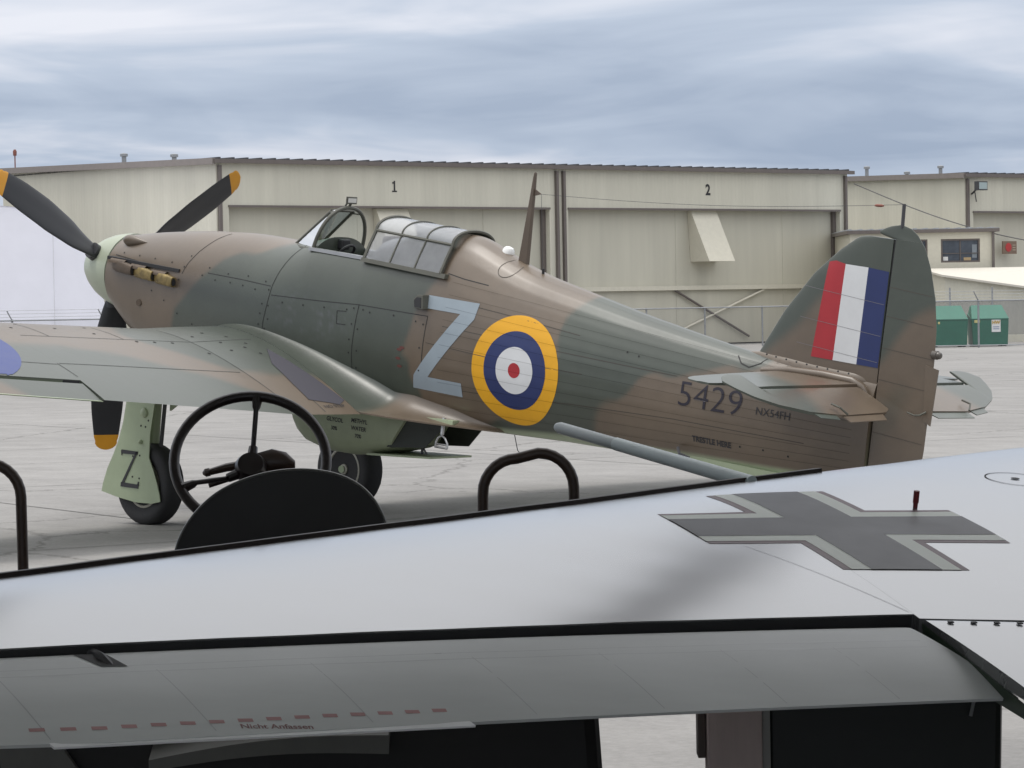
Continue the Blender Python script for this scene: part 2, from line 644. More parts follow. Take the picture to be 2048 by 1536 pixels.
# local x = lateral, y = depth
q = MB()
q.box(.85, 6.8, 0.0, 6.0, 0, 3.22)
q.box(.85, 6.8, 0.0, 6.0, 4.19, 4.46)
q.box(.85, 3.62, 0.0, 6.0, 3.22, 4.19)
q.box(4.05, 4.6, 0.0, 6.0, 3.22, 4.19)
q.box(6.21, 6.8, 0.0, 6.0, 3.22, 4.19)
q.obj("wall", M_CREAM3, AX, smooth=False)
q = MB()
q.box(.72, 7.0, -0.2, 6.2, 4.462, 4.60)
ro = q.obj("roof", M_TRIM, AX, smooth=False)
q = MB()
for k in range(14):
    q.box(.8 + k * 0.45, .9 + k * 0.45, -0.21, 6.0, 4.602, 4.66)
q.box(.72, 7.0, -0.1, 6.2, 4.602, 4.63)
q.obj("standing_seams", mat("grey_roof", (0.33, 0.35, 0.37), 0.5), ro, smooth=False)
q = MB()
q.box(6.70, 6.80, -0.12, -0.004, 2.6, 4.46)
q.obj("downpipe", M_TRIM, AX, smooth=False)
for (x0, x1) in ((4.6, 6.21), (3.62, 4.05)):
    q = MB()
    q.box(x0 + 0.07, x1 - 0.07, 0.12, 0.14, 3.28, 4.13)
    win = q.obj("window", mat("dark_window", (0.05, 0.06, 0.075), 0.08, var=0.5, vscale=3.0, spec=0.9), AX, smooth=False)
    q = MB()
    for (a, b, c_, d) in ((x0, x1, 3.22, 3.29), (x0, x1, 4.12, 4.19), (x0, x0 + .07, 3.29, 4.12), (x1 - .07, x1, 3.29, 4.12)):
        q.box(a, b, 0.03, 0.17, c_, d)
    q.box((x0 + x1) / 2 - .02, (x0 + x1) / 2 + .02, 0.06, 0.118, 3.292, 4.118)
    q.box(x0 + .072, (x0 + x1) / 2 - .022, 0.06, 0.118, 3.58, 3.61)
    q.box((x0 + x1) / 2 + .022, x1 - .072, 0.06, 0.118, 3.58, 3.61)
    q.obj("frame", mat("window_frame", (0.12, 0.10, 0.09), 0.5), win, smooth=False)
    if x1 - x0 > 1:
        for (a, b, z0, z1, cc) in ((x0 + .1, x0 + .3, 3.3, 3.46, (0.7, 0.7, 0.68)), (x0 + .95, x0 + 1.25, 3.3, 3.42, (0.45, 0.33, 0.18)), (x0 + 1.3, x0 + 1.5, 3.4, 3.95, (0.22, 0.25, 0.28))):
            q = MB()
            q.box(a, b, 0.10, 0.118, z0, z1)
            q.obj("window_item", mat("item%d" % int(cc[0] * 100), cc, 0.6), win, smooth=False)
LT = thing("lean_to_shed", "low cream lean-to with a sloping pale roof in front of the annex", "shed", site(17.0, 117.5), SITE_ANG)
q = MB()
q.hexa([(0, 0, 0), (8, -1.0, 0), (8, 5.6, 0), (0, 5.6, 0), (0, 0, 2.60), (8, -1.0, 1.29), (8, 5.6, 2.88), (0, 5.6, 2.88)])
q.obj("wall", M_CREAM, LT, smooth=False)
q = MB()
q.hexa([(-.15, -.2, 2.60), (8.2, -1.2, 1.27), (8.2, 5.8, 2.9), (-.15, 5.8, 2.9), (-.15, -.2, 2.68), (8.2, -1.2, 1.35), (8.2, 5.8, 2.98), (-.15, 5.8, 2.98)])
q.obj("roof", M_PALE, LT, smooth=False)
q = MB()
q.box(2.6, 3.1, 3.2, 3.6, 2.6, 2.84)
q.obj("roof_hatch", M_GALV, LT, smooth=False)

# overhead cable from hangar eave across to the other hangar
q = MB()
pa, pb = site(14.9, 129.6, 6.75), site(24.0, 122.0, 3.55)
pts = [pa.lerp(pb, k / 24) - Vector((0, 0, 0.5 * math.sin(math.pi * k / 24))) for k in range(25)]
q.tube(pts, 0.022, 5)
tag(q.obj("overhead_cable", M_DARKMETAL), "thin dark overhead cable sagging from the hangar corner past the annex", "cable")

# white fabric tent
TN = thing("fabric_tent", "tall white fabric storage tent with a rounded arch top behind the fence", "tent", site(-19.0, 104.5), SITE_ANG + R(9))
q = MB()
rings = []
prof = []
for k in range(41):
    a = math.pi * k / 40
    ca, sa = math.cos(a), math.sin(a)
    prof.append((4.95 * math.copysign(abs(ca) ** 0.62, ca), 5.62 * sa ** 0.72))
for j in range(13):
    y = 0.2 + 7.6 * j / 12
    sag = 1 - 0.012 * abs(math.sin(math.pi * j / 3.0))
    rings.append([(x * sag, y, z * sag) for x, z in prof])
q.loft(rings, cap=False, ring_closed=False)
M_TENT = mat("tent_fabric", (0.86, 0.86, 0.93), 0.55, var=0.03, vscale=1.2, bump=0.25, bscale=0.9)
q.obj("cover", M_TENT, TN)
q = MB()
q.add([(x, 0.2 - 0.05 * math.sin(3 * z), z) for x, z in prof], [tuple(range(41))])
q.obj("end_panel", M_TENT, TN, smooth=False)
q = MB()
for x in (-3, -1, 1, 3.1):
    zt = 5.62 * (1 - (abs(x) / 4.75) ** 3.2) ** 0.38
    q.tube([(x, 0.12, 0.0), (x, 0.12, zt * 0.97)], 0.012, 5)
q.obj("seam", mat("tent_seam", (0.68, 0.68, 0.71), 0.6), TN)

# fences
M_VEIL = veil_mat("chain_link_netting", (0.25, 0.26, 0.27), 0.16)
M_VEIL2 = veil_mat("chain_link_slats", (0.17, 0.18, 0.19), 0.48)


def fence(label, p0, p1, zr, post_n, arms, grp, slats=None, bottom=False):
    p0, p1 = Vector(p0), Vector(p1)
    d = (p1 - p0).length
    ang = math.atan2(p1.y - p0.y, p1.x - p0.x)
    F = thing("chain_link_fence", label, "fence", p0, ang)
    for k in range(post_n):
        x = d * k / (post_n - 1)
        q = MB()
        q.tube([(x, 0, 0), (x, 0, zr + 0.04)], 0.036, 8)
        po = q.obj("post", M_GALV, F)
        if arms:
            q = MB()
            q.tube([(x, 0, zr), (x - arms * 0.18, -0.22, zr + 0.34)], 0.02, 6)
            q.obj("barb_arm", M_GALV, po)
    q = MB()
    q.tube([(0, -.045, zr), (d, -.045, zr)], 0.026, 8)
    q.obj("top_rail", M_GALV, F)
    if bottom:
        q = MB()
        q.tube([(0, -.045, 0.08), (d, -.045, 0.08)], 0.02, 6)
        q.obj("bottom_rail", M_GALV, F)
    if arms:
        for k in range(3):
            q = MB()
            fz = (k + 1) / 3
            q.tube([(-arms * .18 * fz, -0.22 * fz, zr + .34 * fz), (d - arms * .18 * fz, -0.22 * fz, zr + .34 * fz)], 0.007, 4)
            q.obj("barbed_wire", M_GALV, F)
    q = MB()
    q.add([(0, .0, 0.05), (d, .0, 0.05), (d, .0, zr), (0, .0, zr)], [(0, 1, 2, 3)])
    q.obj("netting", M_VEIL, F, smooth=False)
    if slats:
        q = MB()
        a, b = slats
        q.add([(a, .05, 0.25), (b, .05, 0.25), (b, .05, zr), (a, .05, zr)], [(0, 1, 2, 3)])
        q.obj("privacy_screen", M_VEIL2, F, smooth=False)
    return F


fence("grey chain link fence with slanted barb arms in front of the white tent", site(-23.0, 101.0), site(-10.9, 103.2), 1.58, 5, 1, "f")
fence("grey chain link fence without barb arms running along the numbered hangar", site(2.95, 116.0), site(12.3, 120.0), 1.55, 5, 0, "f")
fence("grey chain link fence with barb arms standing in front of the green dumpsters", site(14.8, 106.6), site(23.7, 105.9), 1.66, 6, 1, "f", bottom=True)
q = thing("privacy_fence", "dark screened chain link fence behind the green dumpsters", "fence", site(14.6, 113.5), SITE_ANG)
b = MB()
b.add([(0, 0, .35), (9, 0, .35), (9, 0, 1.62), (0, 0, 1.62)], [(0, 1, 2, 3)])
b.obj("privacy_screen", M_VEIL2, q, smooth=False)
for k in range(6):
    b = MB()
    b.tube([(k * 1.6 + .4, -.05, 0), (k * 1.6 + .4, -.05, 2.15)], 0.035, 6)
    b.obj("post", M_GALV, q)

# dumpsters
M_DUMP = mat("green_enamel", (0.012, 0.115, 0.07), 0.4, var=0.15, vscale=3)
M_DUMPL = mat("green_lid", (0.03, 0.15, 0.10), 0.45, var=0.12, vscale=2)


def dumpster(lat, dep, label, sign):
    D = thing("dumpster", label, "dumpster", site(lat, dep), SITE_ANG, "green dumpsters behind the fence")
    q = MB()
    prof = [(0.05, 0.06), (1.32, 0.06), (1.36, 1.0), (0.0, 1.0)]
    q.hexa([(0.04, 0, 0.06), (1.3, 0, 0.06), (1.3, 1.1, 0.06), (0.04, 1.1, 0.06), (0, 0, 0.98), (1.34, 0, 0.98), (1.34, 1.1, 1.2), (0, 1.1, 1.2)])
    q.obj("bin", M_DUMP, D, smooth=False, bevel=0.02)
    q = MB()
    q.hexa([(0.0, -.02, 0.985), (1.34, -.02, 0.985), (1.22, .75, 1.46), (0.12, .75, 1.46), (0.0, -.02, 1.01), (1.34, -.02, 1.01), (1.2, .75, 1.49), (0.1, .75, 1.49)])
    q.hexa([(0.0, -.02, 0.99), (0.1, .75, 1.46), (0.1, 1.1, 1.46), (0, 1.1, 1.0), (0.02, 0.0, 0.99), (.12, .75, 1.46), (.12, 1.1, 1.46), (.02, 1.1, 1.0)])
    q.hexa([(1.32, -.02, 0.99), (1.2, .75, 1.46), (1.2, 1.1, 1.46), (1.32, 1.1, 1.0), (1.34, 0.0, 0.99), (1.22, .75, 1.46), (1.22, 1.1, 1.46), (1.34, 1.1, 1.0)])
    q.obj("lid", M_DUMPL, D, smooth=False)
    q = MB()
    for x in (0.08, 1.1):
        q.box(x, x + .16, 0.05, 1.0, 0.0, 0.06)
    q.obj("skid", M_DARKMETAL, D, smooth=False)
    if sign:
        q = MB()
        q.box(0.72, 1.04, -.018, -.004, 0.52, 0.96)
        s = q.obj("sticker", M_WHITE, D, smooth=False)
        text_on("sticker_print", "HW", 0.16, mat("sticker_gold", (0.45, 0.28, 0.04), 0.6), s, lambda a, b: (0.88 + a, -.022, 0.86 + b), bold=.01)
        q = MB()
        for k in range(2):
            q.box(0.77, 0.99, -.021, -.0185, 0.62 + .07 * k, 0.645 + .07 * k)
        q.obj("sticker_line", mat("sticker_blue", (0.1, 0.15, 0.3), 0.6), s, smooth=False)
        q = MB()
        q.box(0.1, 0.3, -.016, -.004, 0.86, 0.96)
        q.obj("plate", mat("yellow_plate", (0.55, 0.5, 0.2), 0.6), D, smooth=False)
    else:
        q = MB()
        q.box(0.26, 0.33, -.016, -.004, 0.84, 0.92)
        q.obj("plate", MATS.get("yellow_plate") or mat("yellow_plate", (0.55, 0.5, 0.2), 0.6), D, smooth=False)
    return D


dumpster(15.1, 108.0, "plain green metal dumpster with a peaked lid and tiny yellow plate", False)
dumpster(16.6, 108.2, "green metal dumpster carrying a white sticker on its front", True)

# ------------------------------------------------------------------ fighter airplane (aircraft frame: x aft, y starboard, z up)
AC_M = Matrix(((0.989136492, -0.003120904, 0.146966867, 0.0), (0.0, 0.999774605, 0.021230639, 0.0),
               (-0.147, -0.021, 0.988913545, 2.323697), (0, 0, 0, 1)))
AC = thing("fighter_airplane", "brown and green camouflaged vintage propeller fighter with blue, white, red and yellow roundel", "airplane", matrix=AC_M)
UPA = Vector((-0.147, -0.021, 0.98891))       # world up seen in the aircraft frame

EARTH = np.array((0.120, 0.090, 0.062))
GREEN = np.array((0.052, 0.062, 0.048))
SKYC = np.array((0.36, 0.42, 0.28))


def sdist(px, py, poly):
    """signed distance to polygon, positive inside"""
    px, py = np.asarray(px, float), np.asarray(py, float)
    d = np.full(px.shape, 1e9)
    ins = np.zeros(px.shape, bool)
    n = len(poly)
    for i in range(n):
        ax, ay = poly[i]
        bx, by = poly[(i + 1) % n]
        ex, ey = bx - ax, by - ay
        tt = np.clip(((px - ax) * ex + (py - ay) * ey) / (ex * ex + ey * ey + 1e-12), 0, 1)
        d = np.minimum(d, np.hypot(px - ax - tt * ex, py - ay - tt * ey))
        c = ((ay > py) != (by > py)) & (px < (bx - ax) * (py - ay) / (by - ay + 1e-12) + ax)
        ins ^= c
    return np.where(ins, d, -d)


def sstep(d, w):
    t = np.clip(d / w * 0.5 + 0.5, 0, 1)
    return t * t * (3 - 2 * t)


G1 = [(1.50, -.9), (1.57, -.42), (1.66, -.2), (1.97, .12), (2.21, .33), (2.5, .41), (2.8, .50), (3.1, .62), (3.3, 1.0), (4.78, 1.0), (4.86, .53), (4.76, .33), (4.64, .1), (4.62, -.16), (4.80, -.5), (4.9, -.9)]
G2 = [(6.38, .75), (8.35, .5), (8.15, .24), (7.53, .09), (7.04, -.04), (6.80, -.25), (6.60, -.5), (6.5, -.9), (5.35, -.9), (5.45, -.66), (6.05, -.5), (6.22, .05), (6.22, .33)]


def mixc(a, b, t):
    return a + (b - a) * t[:, None]


def fus_cols(P):
    x, y, z = P[:, 0], P[:, 1], P[:, 2]
    wob = 0.02 * np.sin(x * 9 + z * 7) + 0.012 * np.sin(x * 23 - z * 17)
    g = np.maximum(sstep(sdist(x + wob, z + wob, G1), 0.03), sstep(sdist(x + wob, z - wob, G2), 0.03))
    c = mixc(np.tile(EARTH, (len(P), 1)), GREEN, g)
    dem = np.interp(x, [0.5, 2.0, 5.1, 5.65, 6.3, 7.6, 8.24, 8.95, 9.7], [-.8, -.73, -.70, -.675, -.615, -.556, -.542, -.515, -.50])
    s = sstep(dem - z, 0.03)
    c = mixc(c, SKYC, s)
    # soot blown back from the exhausts, scuffed paint round the footholds
    soot = np.exp(-((z - .03 + .03 * (x - 1.6)) / .085) ** 2) * np.clip((x - 1.58) / .1, 0, 1) * np.exp(-np.maximum(x - 1.6, 0) / .8) * .55
    c = c * (1 - soot)[:, None]
    nz = np.sin(x * 23 + 3 * np.sin(z * 17)) * np.sin(z * 29 + 2 * np.sin(x * 13)) + .6 * np.sin(x * 61 + z * 47) * np.sin(z * 71 - x * 31)
    scuff = np.clip((nz - .35) * 1.6, 0, 1) * np.exp(-((x - 3.45) / .42) ** 2 - ((z + .02) / .16) ** 2) * .45 * (y < 0)
    c = mixc(c, np.array((.135, .135, .15)), scuff)
    grime = .06 * np.sin(x * 2.1 + z * 5) + .05 * np.sin(x * 5.3 - z * 3.1)
    return c * (1 + grime)[:, None]


FX = [.60, .70, .83, 1.0, 1.35, 1.65, 2.25, 2.6, 2.8, 3.1, 3.28, 4.0, 4.4, 4.85, 5.0, 5.28, 5.44, 5.75, 6.31, 6.85, 7.38, 7.97, 8.5, 9.13]
FT = [.355, .37, .395, .425, .475, .515, .562, .562, .56, .60, .66, .72, .83, .868, .858, .762, .705, .627, .535, .446, .375, .302, .275, .26]
FWX = [.6, .8, 1.0, 1.65, 2.25, 3.0, 4.0, 4.85, 5.3, 6.0, 6.6, 7.2, 7.8, 8.4, 9.13]
FW = [.362, .378, .392, .415, .44, .468, .472, .452, .425, .385, .34, .29, .235, .165, .075]
FBX = [.6, .7, .83, 1.0, 1.35, 1.65, 2.25, 5.2, 6.2, 7.1, 8.1, 9.13]
FB = [-.365, -.455, -.555, -.63, -.705, -.745, -.765, -.757, -.695, -.66, -.625, -.585]
FNX = [.6, 2.2, 2.8, 3.3, 4.0, 4.4, 5.0, 9.13]
FN = [2.0, 2.1, 2.35, 2.6, 2.4, 2.0, 1.95, 2.0]


def fus_sec(x):
    return (np.interp(x, FX, FT), np.interp(x, FBX, FB), np.interp(x, FWX, FW), np.interp(x, [.6, 1.5, 5, 9.2], [-.005, -.06, -.08, -.12]), np.interp(x, FNX, FN))


def smooth_tab():
    global FT
    xs = np.linspace(.6, 9.13, 400)
    t = np.interp(xs, FX, FT)
    k = np.ones(9) / 9
    for _ in range(2):
        p = np.pad(t, 4, mode="edge")
        t = np.convolve(p, k, "valid")
    t[:5] = np.interp(xs[:5], FX, FT)
    return xs, t


_sx, _st = smooth_tab()


def build_fuselage():
    NR = 208
    xs = np.concatenate([np.linspace(.6, 3.295, 100), [3.30, 3.301], np.linspace(3.32, 3.985, 24), [3.999, 4.0], np.linspace(4.03, 9.13, 190)])
    rings, P = [], []
    nst = 34
    for x in xs:
        zt, zb, w, zw, n = fus_sec(x)
        zt = np.interp(x, _sx, _st)
        ring = []
        for k in range(NR):
            a = 2 * math.pi * k / NR
            ca, sa = math.cos(a), math.sin(a)
            e = n if sa > 0 else 2.3
            y = w * math.copysign(abs(ca) ** (2 / e), ca)
            z = zw + ((zt - zw) if sa > 0 else (zw - zb)) * math.copysign(abs(sa) ** (2 / e), sa)
            if x > 4.85:
                amp = 0.0020 * min(1, (x - 4.85) / .3) * max(.35, min(1, (9.2 - x) / 2.5))
                fr = (a / (2 * math.pi) * nst * 1.0) % 1.0
                sc_ = 1 - amp * math.sin(math.pi * fr) / max(.12, math.hypot(y, z - zw))
                y, z = y * sc_, zw + (z - zw) * sc_
            if 3.3005 < x < 3.9995:
                z = min(z, 0.548)
                if abs(y) < 0.30 and sa > 0:
                    z -= 0.42
            ring.append((x, y, z))
        rings.append(ring)
    mb = MB().loft(rings)
    P = np.array(mb.v)
    M_AC = mat("camouflage_paint", rough=0.38, var=0.10, vscale=5.0, attr=True, bump=0.05, bscale=14.0, rvar=0.06, spec=0.55, coat=0.40)
    return mb.obj("fuselage", M_AC, AC, cols=fus_cols(P), angle=28)


fus = build_fuselage()
M_AC = MATS["camouflage_paint"]
M_SKYP = mat("sky_green_paint", tuple(SKYC), 0.42, var=0.08, vscale=5)
M_TYRE = mat("tyre_rubber", (0.022, 0.022, 0.024), 0.75, var=0.2, bump=0.2, bscale=60)
M_BLADE = mat("blade_black", (0.018, 0.019, 0.022), 0.45, var=0.1)
M_YEL = mat("yellow_paint", (0.60, 0.27, 0.012), 0.45, var=0.07)
M_FRAME = mat("canopy_frame_paint", (0.085, 0.085, 0.068), 0.45, var=0.12)
M_STEEL = mat("bare_steel", (0.45, 0.45, 0.45), 0.35, 0.8, var=0.1)
M_INT = mat("interior_green_black", (0.03, 0.035, 0.03), 0.6, var=0.2)


def bvh_of(o):
    me = o.data
    return BVHTree.FromPolygons([v.co[:] for v in me.vertices], [p.vertices[:] for p in me.polygons])


FUS_BVH = bvh_of(fus)


def project_bm(bm, name, m, bvh, direction, start, off, parent, axes, step=0.035):
    """flat artwork in bm (2-D x,y) draped over a surface"""
    xs = [v.co.x for v in bm.verts]
    ys = [v.co.y for v in bm.verts]
    for (lo, hi, ax) in ((min(xs), max(xs), 0), (min(ys), max(ys), 1)):
        k = math.floor(lo / step) + 1
        while k * step < hi:
            co = Vector((0, 0, 0))
            co[ax] = k * step
            no = Vector((0, 0, 0))
            no[ax] = 1
            bmesh.ops.bisect_plane(bm, geom=bm.verts[:] + bm.edges[:] + bm.faces[:], dist=1e-6, plane_co=co, plane_no=no)
            k += 1
    dv = Vector(direction)
    bad = []
    for v in bm.verts:
        p = Vector((0, 0, 0))
        p[axes[0]] = v.co.x
        p[axes[1]] = v.co.y
        third = 3 - axes[0] - axes[1]
        p[third] = start
        h = bvh.ray_cast(p, dv)
        if h[0] is None:
            bad.append(v)
            continue
        nrm = h[1] if h[1].dot(dv) < 0 else -h[1]
        v.co = h[0] + nrm * off
    if bad:
        bmesh.ops.delete(bm, geom=bad, context="VERTS")
    me = bpy.data.meshes.new(name)
    bm.to_mesh(me)
    bm.free()
    me.materials.append(m)
    me.polygons.foreach_set("use_smooth", [True] * len(me.polygons))
    o = bpy.data.objects.new(name, me)
    COL.objects.link(o)
    o.parent = parent
    return o


def poly_bm(polys):
    bm = bmesh.new()
    for poly in polys:
        bm.faces.new([bm.verts.new((p[0], p[1], 0)) for p in poly])
    bm.normal_update()
    bmesh.ops.triangulate(bm, faces=bm.faces[:])
    return bm


def strip_polys(lines, w):
    out = []
    for ln in lines:
        for (a, b) in zip(ln[:-1], ln[1:]):
            d = Vector((b[0] - a[0], b[1] - a[1]))
            if d.length < 1e-6:
                continue
            n = Vector((-d.y, d.x)).normalized() * w / 2
            out.append([(a[0] + n.x, a[1] + n.y), (b[0] + n.x, b[1] + n.y), (b[0] - n.x, b[1] - n.y), (a[0] - n.x, a[1] - n.y)])
    return out


def side_decal(name, polys, m, off=0.003, parent=None, bvh=None, step=0.035):
    return project_bm(poly_bm(polys), name, m, bvh or FUS_BVH, (0, 1, 0), -2.0, off, parent or fus, (0, 2), step)


def circle(cx, cy, r, n=48, rx=None):
    return [(cx + (rx or r) * math.cos(2 * math.pi * k / n), cy + r * math.sin(2 * math.pi * k / n)) for k in range(n)]


def text_decal(name, body, size, m, x, z, bvh, parent, axes=(0, 2), direction=(0, 1, 0), start=-2.0, off=0.004, rot=0.0, bold=0.0, sx=1.0, step=0.04, sy=1.0):
    me = text_mesh(body, size, bold=bold)
    bm = bmesh.new()
    bm.from_mesh(me)
    bpy.data.meshes.remove(me)
    cr, sr = math.cos(rot), math.sin(rot)
    for v in bm.verts:
        a, b = v.co.x * sx, v.co.y * sy
        v.co = (x + a * cr - b * sr, z + a * sr + b * cr, 0)
    return project_bm(bm, name, m, bvh, direction, start, off, parent, axes, step)


M_RBLUE = mat("roundel_blue", (0.018, 0.03, 0.115), 0.42, var=0.08)
M_RRED = mat("roundel_red", (0.36, 0.022, 0.03), 0.42, var=0.08)
M_RWHITE = mat("roundel_white", (0.62, 0.63, 0.64), 0.42, var=0.05)
M_RYEL = mat("roundel_yellow", (0.72, 0.36, 0.012), 0.42, var=0.05)
M_CODE = mat("code_letter_grey", (0.27, 0.32, 0.36), 0.45, var=0.06)
M_LINE = mat("panel_line_dark", (0.02, 0.02, 0.02), 0.7, var=0.05)
M_STENCIL = mat("stencil_black", (0.03, 0.03, 0.035), 0.6, var=0.05)

RX, RZ = 5.815, -0.152
for (nm, r, m, off) in (("roundel_yellow_ring", .452, M_RYEL, .0025), ("roundel_blue_ring", .322, M_RBLUE, .004), ("roundel_white_ring", .193, M_RWHITE, .0055), ("roundel_red_centre", .062, M_RRED, .007)):
    side_decal(nm, [circle(RX, RZ, r, 72)], m, off)
side_decal("code_letter", [[(4.79, .335), (5.335, .335), (5.32, .20), (4.89, -.345), (5.255, -.345), (5.262, -.46), (4.715, -.46), (4.73, -.35), (5.165, .225), (4.79, .225)]], M_CODE, .003)
text_decal("serial_number", "5429", .285, mat("serial_indigo", (0.018, 0.015, 0.026), 0.5), 7.735, -.095, FUS_BVH, fus, rot=R(0), bold=-.003, sx=1.08)
text_decal("registration", "NX54FH", .085, M_STENCIL, 8.31, -.118, FUS_BVH, fus, bold=.0, sx=1.0)
text_decal("stencil", "TRESTLE HERE", .062, M_STENCIL, 7.77, -.425, FUS_BVH, fus, bold=.002, sx=.92)

lines = [
    [(2.04, .56), (1.93, .47), (1.82, .34), (1.74, .22), (1.70, .12)],
    [(3.14, .60), (3.04, .44), (2.98, .30), (2.94, .17), (2.915, .02), (2.88, -.15), (2.87, -.30)],
    [(2.05, .17), (2.5, .172), (2.92, .165)],
    [(2.95, .09), (3.56, .12), (4.02, .15), (4.83, .16)],
    [(4.04, .155), (4.02, -.05), (4.005, -.25), (4.0, -.46)],
    [(4.83, .16), (4.82, -.1), (4.82, -.40)],
    [(3.90, .075), (3.79, .065), (3.80, -.045), (3.91, -.04)],
    [(.69, .17), (1.2, .145), (1.62, .135)],
    [(4.92, .535), (5.1, .51), (5.35, .49)],
]
side_decal("panel_lines", strip_polys(lines, .0065), M_LINE, .0022)["kind"] = "stuff"
seams = [[(4.9, .33), (5.6, .285), (6.4, .22)], [(4.9, -.42), (5.5, -.40), (6.4, -.34), (7.4, -.30), (8.6, -.30)], [(4.85, -.06), (5.6, -.09), (6.5, -.08)], [(5.0, .10), (6.0, .07), (7.4, .04)]]
side_decal("fabric_seams", strip_polys(seams, .005), mat("seam_brown", (0.055, 0.045, 0.035), 0.6), .002)["kind"] = "stuff"
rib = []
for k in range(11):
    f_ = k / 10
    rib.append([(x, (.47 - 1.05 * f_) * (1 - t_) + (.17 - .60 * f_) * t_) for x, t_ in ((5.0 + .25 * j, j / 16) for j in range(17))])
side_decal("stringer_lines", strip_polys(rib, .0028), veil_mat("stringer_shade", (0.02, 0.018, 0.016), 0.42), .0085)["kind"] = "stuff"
ov = circle(5.44, .645, .075, 20, rx=.085)
side_decal("access_panel_ring", strip_polys([ov + [ov[0]]], .005), mat("seam_brown"), .003)["kind"] = "stuff"
rng = random.Random(3)
dots = []
for (x0, z0, x1, z1, n) in ((1.68, .06, 1.74, .3, 3), (2.0, .13, 2.9, .12, 6), (2.05, .21, 2.85, .21, 4), (2.83, .0, 2.80, -.3, 4), (2.93, -.02, 2.91, -.3, 4), (3.1, .05, 4.7, .11, 7), (3.97, .1, 3.95, -.4, 5), (4.08, .1, 4.06, -.4, 4), (4.78, .1, 4.78, -.3, 3), (1.3, -.1, 1.9, -.3, 4), (6.9, .16, 7.0, .15, 2), (8.05, -.43, 8.45, -.42, 3), (.8, .2, 1.5, .2, 4)):
    for k in range(n):
        f_ = k / max(1, n - 1)
        cx, cz = x0 + (x1 - x0) * f_ + rng.uniform(-.02, .02), z0 + (z1 - z0) * f_ + rng.uniform(-.015, .015)
        dots.append(circle(cx, cz, .0085, 7))
side_decal("fasteners", dots, M_LINE, .003, step=.2)["kind"] = "stuff"
side_decal("red_stencil", [circle(4.56 + dx, dz, .013, 7, rx=.03) for dx, dz in ((0, -.16), (-.01, -.235), (.01, -.30), (.03, -.14))], mat("stencil_red", (0.12, 0.04, 0.034), 0.6), .003, step=.2)

# small hooded port ahead of the code letter
q = MB()
zc_, xc_ = .275, 4.75
q.prism([(4.66, .285), (4.71, .325), (4.795, .335), (4.815, .215), (4.68, .21)], lambda p: (p[0], -.40, p[1]), lambda p: (p[0], -.452 - (p[0] - 4.66) * .28, p[1]))
po = q.obj("signal_port", M_FRAME, AC, smooth=False, bevel=.004)
q = MB()
q.prism([(4.672, .275), (4.712, .305), (4.775, .31), (4.79, .225), (4.688, .222)], lambda p: (p[0], -.452 - (p[0] - 4.66) * .28, p[1]), lambda p: (p[0], -.455 - (p[0] - 4.66) * .28, p[1]))
q.obj("opening", M_BLACK, po, smooth=False)

# spinner
q = MB()
prof = [(-.045, .001), (-.042, .03), (-.025, .07), (.01, .118), (.07, .176), (.16, .236), (.27, .292), (.38, .33), (.5, .354), (.585, .363), (.59, .34)]
q.lathe([(a, r) for a, r in prof], (0, 0, 0), (1, 0, 0), 48)
q.obj("spinner", mat("spinner_paint", (0.34, 0.375, 0.285), 0.38, var=0.06), AC)
q = MB()
q.lathe([(.588, .345), (.601, .345)], (0, 0, 0), (1, 0, 0), 48)
q.obj("spinner_gap", M_BLACK, AC)


def blade(an):
    er = Vector((0, -math.sin(an), -math.cos(an)))
    ef = Vector((-1, 0, 0))
    et = Vector((0, er.z, -er.y))
    c0 = Vector((.34, 0, 0))

    def ringat(r):
        f_ = (r - .25) / (1.745 - .25)
        ch = np.interp(f_, [0, .08, .25, .5, .75, .92, .97, 1.0], [.14, .20, .30, .345, .31, .25, .19, .03])
        if r > 1.66:
            ch = .235 * math.sqrt(max(.004, 1 - ((r - 1.66) / .0855) ** 2))
        th = np.interp(f_, [0, .1, .3, 1], [.09, .065, .04, .012])
        be = R(np.interp(f_, [0, .3, 1], [50, 30, 16]))
        u = et * math.cos(be) + ef * math.sin(be)
        n_ = er.cross(u)
        sweep = .02 * math.sin(f_ * 3)
        out = []
        for k in range(20):
            a = 2 * math.pi * k / 20
            out.append(c0 + er * r + u * (math.cos(a) * ch / 2 + sweep) + n_ * math.sin(a) * th / 2 * (1.15 if math.cos(a) > 0 else .85))
        return out
    rs = list(np.linspace(.25, 1.60, 22))
    b = MB().loft([ringat(r) for r in rs]).obj("propeller_blade", M_BLADE, AC)
    rs = [1.6, 1.62, 1.64, 1.66, 1.68, 1.695, 1.71, 1.72, 1.73, 1.737, 1.742, 1.745]
    MB().loft([ringat(r) for r in rs]).obj("blade_tip", M_YEL, b)
    q = MB()
    q.lathe([(.2, .085), (.37, .08)], c0, er, 16)
    q.obj("blade_root", M_BLADE, b)


for k in range(3):
    blade(R(-2.5) + k * 2 * math.pi / 3)

